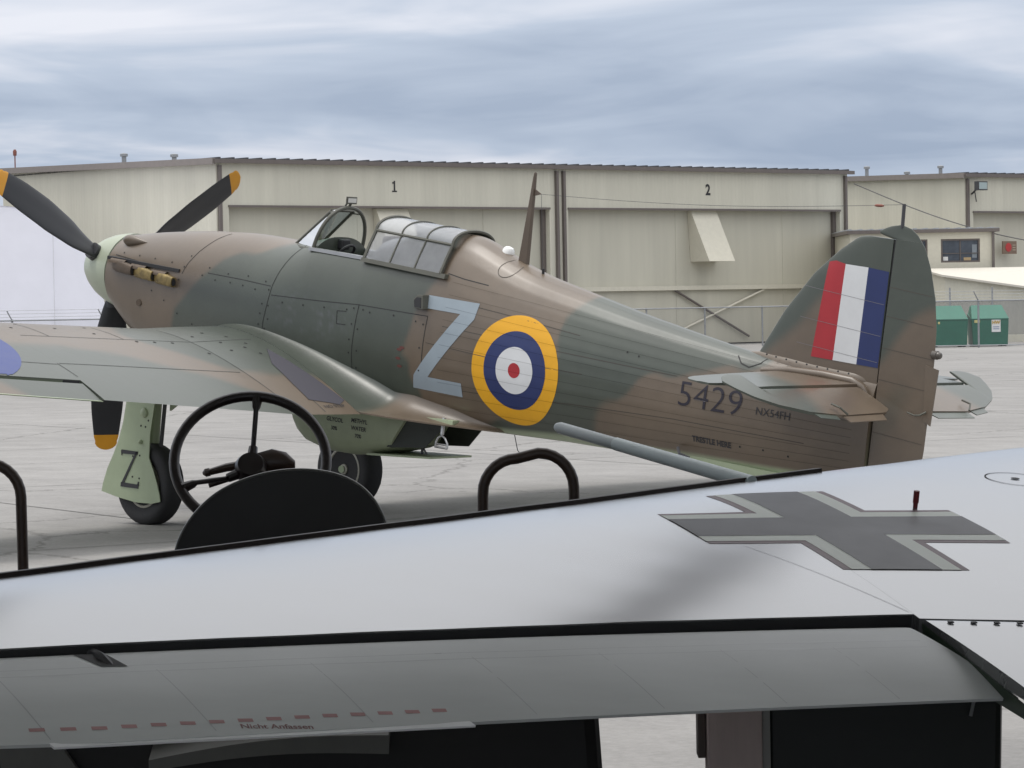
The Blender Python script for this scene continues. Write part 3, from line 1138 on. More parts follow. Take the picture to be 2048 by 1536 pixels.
# exhaust stacks, both sides
M_EXH = mat("burnt_exhaust", (0.10, 0.075, 0.055), 0.55, 0.4, var=0.35, vscale=14)
M_EXB = mat("heat_tinted_brass", (0.21, 0.155, 0.06), 0.5, 0.4, var=0.6, vscale=16)
for sgn in (-1, 1):
    q = MB()
    q.box(.66, 1.66, sgn * .30 if sgn > 0 else -.405, .405 if sgn > 0 else -.30, .125, .155)
    q.obj("exhaust_slot", M_BLACK, AC, smooth=False)
    for k in range(3):
        x0 = .72 + k * .285
        rings = []
        for (dx, y, z, hy, hz) in ((0, .36, .09, .03, .055), (.10, .40, .082, .042, .058), (.26, .425, .072, .038, .052), (.345, .435, .066, .032, .046)):
            ring = []
            for j in range(16):
                a = 2 * math.pi * j / 16
                ring.append((x0 + dx, sgn * (y + hy * math.copysign(abs(math.cos(a)) ** .7, math.cos(a))), z - k * .018 + hz * math.copysign(abs(math.sin(a)) ** .7, math.sin(a))))
            rings.append(ring)
        st = MB().loft(rings).obj("exhaust_stack", M_EXB if k else M_EXH, AC)
        q = MB()
        ring = [(x0 + .347, sgn * (.435 + .025 * math.cos(2 * math.pi * j / 14)), .066 - k * .018 + .037 * math.sin(2 * math.pi * j / 14)) for j in range(14)]
        q.add(ring, [tuple(range(14))])
        q.obj("outlet", M_BLACK, st, smooth=False)
        q = MB()
        ring = []
        for dx in (-.005, .2):
            ring.append([(x0 + dx + .02, sgn * (.405 + .04 * math.cos(a)), .096 - k * .018 + .05 * math.sin(a)) for a in [math.pi * (.05 + .9 * j / 10) for j in range(11)]])
        q.loft(ring, cap=False, ring_closed=False)
        q.obj("shroud", M_EXH, st)
# cowl blisters
for (x, y, z, L, w_, h_) in ((.86, -.25, .315, .17, .05, .055), (.86, .25, .315, .17, .05, .055)):
    q = MB()
    rings = []
    for j in range(13):
        f_ = j / 12
        s_ = math.sin(math.pi * min(1, f_ * 1.4) / 1.0) if f_ < .357 else math.cos((f_ - .357) / .643 * math.pi / 2)
        s_ = max(.02, math.sin(math.pi * f_ ** .6))
        rings.append([(x - L + 2 * L * f_, y + w_ * s_ * math.cos(a), z + .01 * f_ + h_ * s_ * math.sin(a)) for a in [2 * math.pi * i / 14 for i in range(14)]])
    q.loft(rings)
    P = np.array(q.v)
    q.obj("cowl_blister", M_AC, AC, cols=np.tile(EARTH * .9, (len(P), 1)))
q = MB()
q.lathe([(0, .03), (.04, .03), (.04, .02)], (1.14, -.36, -.22), (0.15, -1, 0), 12)
q.obj("oil_filler", M_EXH, AC)


# ---------------------------------------------------------------- wings
def naca(t, tc, cam_=.02):
    yt = 5 * tc * (.2969 * math.sqrt(t) - .126 * t - .3516 * t * t + .2843 * t ** 3 - .1036 * t ** 4)
    yc = cam_ * (4 * t * (1 - t))
    return yc + yt, yc - yt


WS = [  # y, xle, xte, zle, zte, thickness
    (.15, 2.05, 4.54, -.455, -.715, .195), (1.0, 2.05, 4.50, -.465, -.715, .19), (1.45, 2.05, 4.46, -.475, -.715, .185), (3.0, 2.12, 4.33, -.385, -.615, .165),
    (4.6, 2.22, 4.17, -.285, -.52, .145), (5.4, 2.33, 4.02, -.235, -.46, .13), (5.8, 2.48, 3.86, -.215, -.43, .115),
    (6.02, 2.68, 3.62, -.205, -.39, .10), (6.10, 2.98, 3.3, -.205, -.29, .07)]


def wsec(y):
    c = [np.interp(y, [r[0] for r in WS], [r[i] for r in WS]) for i in range(1, 6)]
    return c


def wing_ring(y, sgn, t0=0.0, t1=1.0, n=36, inset=0.0):
    xl, xt, zl, zt, tc = wsec(y)
    if sgn > 0:
        zl, zt = zl - .05 * max(0, y - 1.45), zt - .05 * max(0, y - 1.45)
    ch = xt - xl
    up, lo = [], []
    for k in range(n + 1):
        f_ = k / n
        t = t0 + (t1 - t0) * (1 - math.cos(math.pi * f_)) / 2
        a, b = naca(t, tc)
        up.append((xl + ch * t, sgn * y, zl + (zt - zl) * t + a * ch - inset))
        lo.append((xl + ch * t, sgn * y, zl + (zt - zl) * t + b * ch + inset))
    return list(reversed(up)) + lo[1:] if t0 == 0 else list(reversed(up)) + lo


BROWN = [[(2.0, -2.6), (2.0, -4.4), (3.12, -3.56), (3.33, -3.72), (3.26, -3.11), (3.48, -2.54), (3.87, -1.89), (4.24, -1.48), (4.46, -1.45), (4.8, -1.5), (4.8, .4), (4.63, .38), (4.2, -.25), (3.86, -.84), (3.7, -1.56), (3.51, -1.74), (3.17, -2.01), (2.89, -2.1), (2.3, -1.8)],
         [(3.9, -4.3), (4.6, -3.9), (4.6, -5.2), (3.4, -5.3)]]


def wing_cols(P, sgn=-1, upper=None):
    x, y = P[:, 0], -np.abs(P[:, 1])
    wob = .03 * np.sin(x * 6 + y * 5)
    e = np.zeros(len(P))
    for b in BROWN:
        e = np.maximum(e, sstep(sdist(x + wob, y + wob, b), .07))
    c = mixc(np.tile(GREEN, (len(P), 1)), EARTH, e)
    if upper is not None:
        c = np.where(upper[:, None], c, SKYC)
    return c


AIL0, AIL1, HT = 3.42, 5.55, .855
wing_objs = {}
for sgn, nm in ((-1, "wing"), (1, "wing")):
    q = MB()
    ups = []
    n = 36
    segs = [(np.concatenate([np.linspace(.15, AIL0, 90)]), 1.0), (np.linspace(AIL0 + .0005, AIL1, 60), HT), (np.concatenate([np.linspace(AIL1 + .0005, 6.02, 24), [6.05, 6.08, 6.10]]), 1.0)]
    for ys, t1 in segs:
        rings = [wing_ring(y, sgn, 0.0, t1, n) for y in ys]
        q.loft(rings)
        ups += [k <= n for _ in ys for k in range(len(rings[0]))]
    P = np.array(q.v)
    wo = q.obj(nm, M_AC, AC, cols=wing_cols(P, sgn, np.array(ups)), angle=40)
    wing_objs[sgn] = wo
    # aileron, slightly drooped
    q = MB()
    ups = []
    ys = np.linspace(AIL0 + .012, AIL1 - .012, 50)
    rings = []
    for y in ys:
        xl, xt, zl, zt, tc = wsec(y)
        hx = xl + (xt - xl) * HT
        g = HT + .022
        ring = wing_ring(y, sgn, g, 1.0, 16, .004)
        dr = R(2.5)
        rings.append([(hx + (p[0] - hx) * math.cos(dr) - 0, p[1], p[2] - (p[0] - hx) * math.sin(dr)) for p in ring])
    q.loft(rings)
    for _ in ys:
        ups += [k <= 16 for k in range(len(rings[0]))]
    P = np.array(q.v)
    q.obj("aileron", M_AC, AC, cols=wing_cols(P, sgn, np.array(ups)), angle=50)
    # black strip painting the shade in the gap ahead of the aileron
    q = MB()
    rings = []
    for y in (AIL0 + .01, AIL1 - .01):
        xl, xt, zl, zt, tc = wsec(y)
        a, b = naca(HT, tc)
        ch = xt - xl
        x, z = xl + ch * HT, zl + (zt - zl) * HT - (.05 * (y - 1.45) if sgn > 0 else 0)
        rings.append([(x + .002, sgn * y, z + a * ch - .006), (x + .002, sgn * y, z + b * ch + .006), (x + .006, sgn * y, z + b * ch + .006), (x + .006, sgn * y, z + a * ch - .006)])
    q.loft(rings).obj("aileron_slot_shade", M_BLACK, AC, smooth=False)

WING_BVH = bvh_of(wing_objs[-1])


def wing_decal(name, polys, m, off=.003, step=.05):
    return project_bm(poly_bm(polys), name, m, WING_BVH, (0, 0, -1), 1.0, off, wing_objs[-1], (0, 1), step)


wing_decal("wing_roundel_blue", [circle(3.2, -4.42, .80, 60)], mat("wing_roundel_blue", (0.03, 0.05, 0.19), 0.40, var=0.05), .003)
wing_decal("wing_roundel_red", [circle(3.2, -4.42, .32, 40)], M_RRED, .005)
wl = [[(2.6, -1.45), (4.44, -1.45)], [(3.05, -.75), (3.05, -3.3)], [(3.75, -1.5), (3.68, -3.42)], [(3.68, -3.42), (3.92, -3.40)],
      [(3.55, -.80), (4.0, -1.1)], [(4.0, -1.1), (4.45, -1.15)], [(3.70, -3.42), (3.60, -4.6)], [(2.62, -2.2), (3.05, -2.2)], [(2.62, -3.0), (3.05, -3.0)]]
wing_decal("panel_lines", strip_polys(wl, .008), mat("wing_line", (0.05, 0.052, 0.05), 0.6), .002)["kind"] = "stuff"
wd = []
rng = random.Random(11)
for (x, y) in ((2.8, -1.1), (2.9, -1.3), (2.95, -.95), (3.1, -1.15), (3.15, -.9), (3.3, -1.2), (3.25, -1.0), (3.4, -.95), (2.65, -2.3), (2.75, -2.7), (2.9, -2.4), (3.1, -2.1), (3.1, -1.9), (3.1, -1.7), (2.6, -3.0), (2.8, -3.2), (3.35, -1.5), (2.55, -1.8)):
    wd.append(circle(x, y, .016, 8))
wing_decal("fasteners", wd, M_LINE, .003, .3)["kind"] = "stuff"

# wing root fillets with walkway
fil_x = np.linspace(2.12, 5.55, 90)


def wing_top(x, y):
    xl, xt, zl, zt, tc = wsec(y)
    t = min(max((x - xl) / (xt - xl), 0), 1)
    return zl + (zt - zl) * t + naca(t, tc)[0] * (xt - xl)


def fus_half(x, z):
    zt, zb, w, zw, n = fus_sec(x)
    zt = np.interp(x, _sx, _st)
    h_ = (zt - zw) if z > zw else (zw - zb)
    e = n if z > zw else 2.3
    u = min(.999, abs(z - zw) / h_)
    return w * (1 - u ** e) ** (1 / e)


fil = {}
for sgn in (-1, 1):
    rings = []
    for x in fil_x:
        aft = max(0.0, (x - 4.48) / (5.55 - 4.48))
        fwd = max(0.0, 1 - (x - 2.12) / .5)
        yo = np.interp(x, [2.12, 2.6, 3.2, 3.8, 4.48], [.50, .58, .64, .72, .80])
        zo = wing_top(min(x, 4.48), yo) + .004
        if x > 4.48:
            zo = np.interp(x, [4.48, 5.0, 5.55], [zo, -.705, -.70])
            yo = np.interp(aft, [0, .25, .6, 1.0], [.80, .70, .50, .25])
        hgt = np.interp(x, [2.12, 2.6, 3.2, 3.8, 4.3, 4.7, 5.1, 5.55], [.0, .045, .075, .12, .17, .19, .14, .02])
        zi = zo + hgt
        yi = fus_half(x, zi) - .012
        if yo < yi + .02:
            yo = yi + .02 * (1 - aft)
        ring = []
        for k in range(15):
            a = math.pi / 2 * k / 14
            ring.append((x, sgn * (yi + (yo - yi) * (1 - math.cos(a))), zi - (zi - zo) * math.sin(a)))
        zb_ = zo - np.interp(x, [2.1, 4.3, 4.6, 5.55], [.1, .06, .03, .01])
        ring.append((x, sgn * yo, zo - .012))
        ring.append((x, sgn * (yi - .15), zb_ - .01))
        ring.append((x, sgn * (yi - .15), zi))
        rings.append(ring)
    q = MB().loft(rings)
    P = np.array(q.v)
    c1 = fus_cols(P * np.array([1, 1, 1]) + np.array([0, 0, .12]))
    c1 = mixc(c1, EARTH, sstep(P[:, 0] - 4.55 - .3 * (P[:, 2] + .5), .08))
    fil[sgn] = q.obj("wing_fillet", M_AC, AC, cols=c1, angle=50)
FIL_BVH = bvh_of(fil[-1])
q = MB()
rr = []
wk = [(3.35, -.80, -.86), (3.55, -.80, -.93), (3.75, -.80, -.98), (4.0, -.80, -1.06), (4.22, -.80, -1.12), (4.36, -.80, -1.0)]
wing_decal("walkway", [[(3.30, -.79), (3.62, -1.02), (4.0, -1.12), (4.26, -1.17), (4.36, -.90), (4.30, -.79)]], mat("walkway_grit", (0.05, 0.048, 0.06), 0.8, var=0.12, vscale=80), .004)
text_decal("stencil", "NO STEP", .06, M_STENCIL, 4.38, -.98, WING_BVH, wing_objs[-1], axes=(0, 1), direction=(0, 0, -1), start=1.0, off=.004, rot=R(90))

# ---------------------------------------------------------------- windscreen, canopy, cockpit
M_GLASS = glass_mat("windscreen_glass", (0.93, 0.96, 0.95), 0.06)
M_PERSPEX = glass_mat("milky_perspex", (0.90, 0.92, 0.96), 0.55, 0.15)
M_PERSIDE = glass_mat("canopy_side_perspex", (0.88, 0.90, 0.96), 0.36, 0.06)


def arch_pts(x, hw, zb, zt, n=24, lean=0.0, p=.62):
    out = []
    for k in range(n + 1):
        a = math.pi * k / n
        ca, sa = math.cos(a), math.sin(a)
        out.append((x + lean * (sa ** p), hw * -math.copysign(abs(ca) ** .9, ca), zb + (zt - zb) * sa ** p))
    return out


WSN = bpy.data.objects.new("windscreen", None)
COL.objects.link(WSN)
WSN.parent = AC
hoop = arch_pts(3.25, .30, .535, .92, 28, lean=.10, p=.9)
MB().tube(hoop, .017, 8).obj("hoop", M_FRAME, WSN)
fb = [(2.87, -.15, .535), (2.87, .15, .535)]
ft = [(3.27, -.135, .885), (3.27, .135, .885)]
MB().add([fb[0], fb[1], ft[1], ft[0]], [(0, 1, 2, 3)]).obj("front_pane", glass_mat("armoured_glass", (0.62, 0.86, 0.74), 0.05), WSN, smooth=False)
q = MB()
for a, b in ((fb[0], fb[1]), (fb[0], ft[0]), (fb[1], ft[1]), (ft[0], ft[1])):
    q.tube([a, b], .013, 6)
q.obj("front_frame", M_FRAME, WSN)
for sgn in (-1, 1):
    side = [p for p in hoop if p[1] * sgn >= -1e-6]
    side = sorted(side, key=lambda p: p[2])
    q = MB()
    n = len(side)
    b0, b1 = Vector((2.87, sgn * .15, .535)), Vector((3.27, sgn * .135, .885))
    inner = [b0.lerp(b1, min(1, (p[2] - .535) / .35)) for p in side]
    vv = [tuple(p) for p in inner] + [tuple(p) for p in side]
    q.add(vv, [(k, k + 1, n + k + 1, n + k) for k in range(n - 1)])
    q.obj("side_pane", M_GLASS, WSN)
    MB().tube([b0 + Vector((0, 0, 0)), (3.05, sgn * .25, .53), (3.26, sgn * .297, .53)], .014, 6).obj("base_frame", M_FRAME, WSN)
    k = int(n * .62)
    MB().tube([inner[k], side[k]], .010, 6).obj("cross_bar", M_FRAME, WSN)
# rear-view mirror
q = MB()
q.box(3.36, 3.372, -.065, .065, .955, 1.02)
mr = q.obj("mirror", M_FRAME, WSN, smooth=False, bevel=.004)
MB().box(3.3725, 3.376, -.052, .052, .968, 1.007).obj("mirror_glass", mat("mirror_silver", (0.7, 0.72, 0.72), 0.08, 1.0, var=.03), mr, smooth=False)
MB().tube([(3.33, 0, .915), (3.362, 0, .96)], .012, 6).tube([(3.27, 0, .90), (3.35, 0, 1.0)], .008, 6).obj("mirror_arm", M_FRAME, mr)

CAN = bpy.data.objects.new("canopy", None)
COL.objects.link(CAN)
CAN.parent = AC


def can_ring(x, grow=0.0, n=18):
    """open section from port sill over the top to starboard sill"""
    zb = np.interp(x, [3.96, 4.86], [.545, .525])
    pts = [(x, -.375 - grow, zb), (x, -.318 - grow, zb + .125), (x, -.255 - grow, zb + .245)]
    for k in range(1, n):
        a = math.pi * k / n
        pts.append((x, -(.255 + grow) * math.cos(a), zb + .245 + (.118 + grow) * math.sin(a) ** .9))
    pts += [(x, .255 + grow, zb + .245), (x, .318 + grow, zb + .125), (x, .375 + grow, zb)]
    return pts


HX = [3.96, 4.265, 4.56, 4.865]
nring = len(can_ring(4.0))
for i in range(3):
    for (k0, k1, nm, m) in ((0, 2, "side_pane", M_PERSIDE), (2, nring - 3, "top_pane", M_PERSPEX), (nring - 3, nring - 1, "side_pane", M_PERSIDE)):
        ra, rb = can_ring(HX[i])[k0:k1 + 1], can_ring(HX[i + 1])[k0:k1 + 1]
        MB().loft([ra, rb], cap=False, ring_closed=False).obj(nm, m, CAN)
for i, x in enumerate(HX):
    MB().tube(can_ring(x, .004), .015 if i in (0, 3) else .008, 6).obj("hoop", M_FRAME, CAN)
for k in (2, nring - 3):
    MB().tube([can_ring(x, .004)[k] for x in HX], .013, 6).obj("side_rail", M_FRAME, CAN)
for sgn in (-1, 1):
    MB().hexa([(3.94, sgn * .40, .515), (4.93, sgn * .395, .49), (4.93, sgn * .28, .49), (3.94, sgn * .28, .515), (3.94, sgn * .39, .549), (4.93, sgn * .385, .527), (4.93, sgn * .30, .527), (3.94, sgn * .30, .549)]).obj("sill_rail", M_FRAME, CAN, smooth=False)
    MB().hexa([(3.24, sgn * .345, .525), (3.95, sgn * .36, .525), (3.95, sgn * .31, .525), (3.24, sgn * .29, .525), (3.24, sgn * .345, .553), (3.95, sgn * .36, .556), (3.95, sgn * .31, .556), (3.24, sgn * .29, .553)]).obj("runner", M_STEEL, CAN, smooth=False)
# cockpit fittings
CP = bpy.data.objects.new("cockpit", None)
COL.objects.link(CP)
CP.parent = AC
MB().box(3.22, 3.30, -.27, .27, .18, .52).obj("instrument_panel", M_BLACK, CP, smooth=False, bevel=.01)
MB().tube([(3.20, -.12, .50), (3.22, -.11, .575), (3.20, 0, .60), (3.22, .11, .575), (3.20, .12, .50)], .045, 8).obj("coaming", M_INT, CP)
MB().box(3.26, 3.36, -.05, .05, .55, .64).obj("gunsight", M_BLACK, CP, smooth=False, bevel=.012)
MB().tube([(3.42, -.05, .25), (3.42, -.05, .50)], .016, 8).tube([(3.42 + .05 * math.sin(a), -.05 + .075 * math.cos(a), .54 + .06 * math.sin(a)) for a in [2 * math.pi * k / 18 for k in range(18)]], .013, 6, closed=True).obj("control_grip", M_BLACK, CP)
MB().box(3.80, 3.86, -.20, .20, .14, .50).obj("seat_back", M_INT, CP, smooth=False, bevel=.02)
MB().box(3.90, 3.96, -.13, .13, .50, .74).obj("headrest", mat("headrest_leather", (0.05, 0.035, 0.025), 0.6), CP, smooth=False, bevel=.03)
MB().tube([(3.4, .26, .45), (3.6, .285, .53), (3.85, .28, .50)], .025, 7).obj("throttle_box", M_BLACK, CP)

# mast, light dome, aerial
q = MB()
mp_ = [(5.40, .69), (5.495, .68), (5.485, 1.30), (5.478, 1.45), (5.470, 1.462), (5.462, 1.42), (5.445, 1.2)]
q.prism(mp_, lambda p: (p[0], -.022 + .008 * (p[1] - .7), p[1]), lambda p: (p[0], .022 - .008 * (p[1] - .7), p[1]))
ms = q.obj("antenna_mast", mat("mast_brown", (0.10, 0.075, 0.055), 0.5, var=.12), AC, smooth=False, bevel=.006)
MB().prism([(5.47, 1.33), (5.565, 1.285), (5.475, 1.26)], lambda p: (p[0], -.004, p[1]), lambda p: (p[0], .004, p[1])).obj("aerial_bracket", MATS["mast_brown"], ms, smooth=False)
pts = [Vector((5.56, 0, 1.285)).lerp(Vector((9.165, 0, 1.605)), k / 16) - Vector((0, 0, .05 * math.sin(math.pi * k / 16))) for k in range(17)]
MB().tube(pts, .0018, 5).tube([(5.56, 0, 1.285), (5.66, 0, .68)], .0018, 5).obj("aerial_wire", M_DARKMETAL, AC)
MB().lathe([(0, .006), (.02, .011), (.06, .011), (.08, .006)], (8.98, 0, 1.575), (-1, 0, -.07), 10).obj("aerial_insulator", M_RUST, AC)
MB().lathe([(0, .055), (.03, .05), (.05, .035), (.06, .004)], (5.26, 0, .755), (.25, 0, 1), 16).obj("recognition_lamp", mat("lamp_white", (0.8, 0.8, 0.78), 0.15, var=.03), AC)
MB().lathe([(0, .012), (.05, .012)], (5.70, -.03, .63), (0, -.1, 1), 8).obj("aerial_lead_in", M_BLACK, AC)

# ---------------------------------------------------------------- fin, rudder
def plate(poly, thick, m, name, parent, cols=None, bevel=.02, sub=0):
    q = MB()
    q.prism(poly, lambda p: (p[0], -thick(p) / 2, p[1]), lambda p: (p[0], thick(p) / 2, p[1]))
    return q


def aero_fin(name, zs, xl, xt, thick, colf, parent, n=26, te=.006, le_round=True, m=None):
    """vertical surface from leading / trailing edge curves"""
    rings = []
    for z in zs:
        a, b = xl(z), xt(z)
        th = thick(z)
        up, lo = [], []
        for k in range(n + 1):
            f_ = (1 - math.cos(math.pi * k / n)) / 2
            if le_round:
                h_ = th / 2 * 2.6 * (.2969 * math.sqrt(f_) - .126 * f_ - .3516 * f_ ** 2 + .2843 * f_ ** 3 - .1036 * f_ ** 4) * 1.55 + te / 2 * f_
            else:
                h_ = (th / 2) * (1 - f_) + te / 2
            up.append((a + (b - a) * f_, -h_, z))
            lo.append((a + (b - a) * f_, h_, z))
        rings.append(up + list(reversed(lo)))
    q = MB().loft(rings)
    P = np.array(q.v)
    return q.obj(name, m or M_AC, parent, cols=colf(P), angle=45)


FLE = ([.18, .30, .674, .997, 1.197, 1.30, 1.325, 1.34], [7.86, 7.97, 8.18, 8.42, 8.628, 8.765, 8.81, 8.88])


def fin_cols(P):
    x, z = P[:, 0], P[:, 2]
    br = [(7.9, .1), (8.04, .32), (8.34, .58), (8.5, .80), (8.66, .92), (8.9, .6), (9.3, .3), (9.3, 0), (7.9, 0)]
    return mixc(np.tile(GREEN, (len(P), 1)), EARTH, sstep(sdist(x, z, br), .06))


zs = np.concatenate([np.linspace(.16, 1.28, 46), [1.30, 1.315, 1.325, 1.333, 1.337]])
fin = aero_fin("fin", zs, lambda z: float(np.interp(z, *FLE)), lambda z: 9.125, lambda z: np.interp(z, [.16, .5, 1.33], [.13, .11, .06]), fin_cols, AC, te=.05)
FIN_BVH = bvh_of(fin)
RUD = ([-.62, -.5, -.2, .15, .5, .72, .94, 1.15, 1.30, 1.39, 1.43, 1.448], [9.50, 9.575, 9.60, 9.602, 9.597, 9.582, 9.54, 9.472, 9.40, 9.32, 9.26, 9.185])


def rud_cols(P):
    x, z = P[:, 0], P[:, 2]
    br = [(9.0, -.8), (9.1, .36), (9.18, .44), (9.25, .58), (9.38, .78), (9.5, .86), (9.8, .90), (9.8, -.8)]
    gl = [(9.16, -.25), (9.34, -.02), (9.42, .22), (9.35, .26), (9.22, .14), (9.14, .0)]
    t_ = sstep(sdist(x, z, br), .05) * (1 - .35 * sstep(sdist(x, z, gl), .08))
    return mixc(np.tile(GREEN, (len(P), 1)), EARTH, t_)


zs = np.concatenate([np.linspace(-.62, 1.34, 60)])
rud = aero_fin("rudder", zs, lambda z: 9.148, lambda z: float(np.interp(z, *RUD)), lambda z: np.interp(z, [-.6, .5, 1.34], [.08, .085, .05]), rud_cols, AC, le_round=False)
# balanced rudder cap reaching over the fin
zs = np.concatenate([np.linspace(1.339, 1.44, 12), [1.446, 1.449]])
cap_le = ([1.339, 1.355, 1.37, 1.385, 1.41, 1.435, 1.449], [9.10, 9.02, 8.975, 8.975, 9.02, 9.08, 9.15])
aero_fin("rudder_cap", zs, lambda z: float(np.interp(z, *cap_le)), lambda z: float(np.interp(z, *RUD)), lambda z: np.interp(z, [1.34, 1.449], [.055, .02]), lambda P: np.tile(GREEN, (len(P), 1)), rud)
MB().tube([(9.172, 0, 1.43), (9.163, 0, 1.61)], .014, 8).obj("aerial_post", M_DARKMETAL, rud)
MB().box(9.127, 9.146, -.018, .018, -.5, 1.335).obj("hinge_gap", M_BLACK, AC, smooth=False)
# trim tab, light
q = MB()
q.prism([(9.535, .445), (9.655, .425), (9.64, .0), (9.575, .03)], lambda p: (p[0], -.02, p[1]), lambda p: (p[0], -.008, p[1]))
tb = q.obj("trim_tab", M_AC, rud, smooth=False, cols=np.tile(EARTH, (8, 1)))
MB().tube([(9.5, -.03, .06), (9.56, -.05, .07), (9.60, -.03, .10)], .008, 6).tube([(9.44, -.045, .075), (9.5, -.03, .06)], .006, 6).obj("tab_rod", M_FRAME, tb)
MB().lathe([(-.05, .014), (-.03, .034), (0.01, .034), (.012, .028), (.03, .027), (.04, .02), (.045, .004)], (9.61, 0, .53), (1, 0, 0), 16).obj("tail_lamp", mat("tail_lamp", (0.09, 0.08, 0.07), 0.25, var=.1), AC)
rl = [[(9.15, z), (9.58, z - .03)] for z in (.28, .52, .76, .98, -.12)]
RUD_BVH = bvh_of(rud)
side_decal("rib_tapes", strip_polys(rl, .004), mat("seam_soft", (0.075, 0.062, 0.05), 0.6), .002, rud, RUD_BVH)["kind"] = "stuff"
fr = [[(8.35, z + .03), (9.11, z - .02)] for z in (.86, .62, .42)]
FL = [((8.50, .36), (8.555, 1.10)), ((8.705, .36), (8.715, 1.10)), ((8.925, .36), (8.93, 1.10)), ((9.12, .36), (9.12, 1.09))]
for i, (nm, m) in enumerate((("fin_flash_red", M_RRED), ("fin_flash_white", M_RWHITE), ("fin_flash_blue", M_RBLUE))):
    (a0, a1), (b0, b1) = FL[i], FL[i + 1]
    pl = [a0, b0, b1, a1]
    if i == 0:
        pl = [a0, b0, b1, (8.62, 1.115), a1]
    side_decal(nm, [pl], m, .003, fin, FIN_BVH)
side_decal("rib_tapes", strip_polys(fr, .0028), mat("tape_dark", (0.20, 0.19, 0.20), 0.6), .0045, fin, FIN_BVH)["kind"] = "stuff"
# fin base fairing with fasteners
rings = []
for x in np.linspace(7.86, 9.10, 30):
    zt = np.interp(x, _sx, _st)
    hw = np.interp(x, [7.86, 8.2, 8.9, 9.1], [.02, .062, .06, .015])
    rings.append([(x, hw * math.cos(a), zt - .05 + np.interp(x, [7.86, 8.0, 8.3, 9.1], [.04, .075, .09, .085]) * math.sin(a)) for a in [math.pi * k / 16 for k in range(17)]])
q = MB().loft(rings, cap=False, ring_closed=False)
q.obj("fin_fairing", M_AC, AC, cols=np.tile(EARTH, (len(q.v), 1)))
q = MB()
for k in range(9):
    x = 8.1 + .1 * k
    q.lathe([(0, .008), (.004, .008)], (x, -np.interp(x, [7.86, 8.2, 8.9, 9.1], [.03, .072, .08, .06]), np.interp(x, _sx, _st) + .02), (0, -1, .3), 6)
tag(q.obj("fasteners", M_LINE, AC), kind="stuff")
arc = [(7.88 + .14 * math.sin(a), .30 - .10 * math.sin(a * 1.0) - .03 * a) for a in [math.pi * k / 12 for k in range(13)]]
side_decal("fillet_line", strip_polys([[(7.86, .27), (7.92, .22), (8.0, .20), (8.08, .24), (8.12, .30)]], .008), M_LINE, .003)

# ---------------------------------------------------------------- tailplane and elevators
ZT = .205


def tail_cols(P, e0=0.0):
    x, y = P[:, 0], np.abs(P[:, 1])
    e = sstep(.75 - y + .5 * (x - 8.8), .12)
    return mixc(np.tile(GREEN, (len(P), 1)), EARTH, e)


TLE = ([.05, .3, .8, 1.2, 1.4, 1.5, 1.58, 1.62], [8.24, 8.28, 8.34, 8.40, 8.44, 8.48, 8.55, 8.66])
TTE = ([.05, 1.34, 1.36, 1.55, 1.62], [9.015, 9.015, 8.79, 8.79, 8.77])
HINGE = 9.03
ETE = ([.10, .25, .8, 1.15, 1.4, 1.55, 1.63, 1.67], [9.34, 9.42, 9.44, 9.38, 9.27, 9.15, 9.03, 8.94])
ELE = ([.10, 1.36, 1.375, 1.5, 1.6, 1.67], [9.04, 9.04, 8.83, 8.82, 8.85, 8.92])


def flat_surf(name, ys, xl, xt, th, sgn, colf, rot=0.0, n=20, round_le=True):
    rings = []
    for y in ys:
        a, b = xl(y), xt(y)
        t_ = th(y)
        up, lo = [], []
        for k in range(n + 1):
            f_ = (1 - math.cos(math.pi * k / n)) / 2
            h_ = t_ * (2.95 * (.2969 * math.sqrt(f_) - .126 * f_ - .3516 * f_ ** 2 + .2843 * f_ ** 3 - .1036 * f_ ** 4)) + .003 + (t_ * .32 * f_ if round_le else 0)
            for lst, s_ in ((up, 1), (lo, -1)):
                x, z = a + (b - a) * f_, s_ * h_
                dx = x - HINGE
                lst.append((HINGE + dx * math.cos(rot) + z * math.sin(rot), sgn * y, ZT - dx * math.sin(rot) + z * math.cos(rot)))
        rings.append(up + list(reversed(lo)))
    q = MB().loft(rings)
    P = np.array(q.v)
    return q.obj(name, M_AC, AC, cols=colf(P), angle=50)


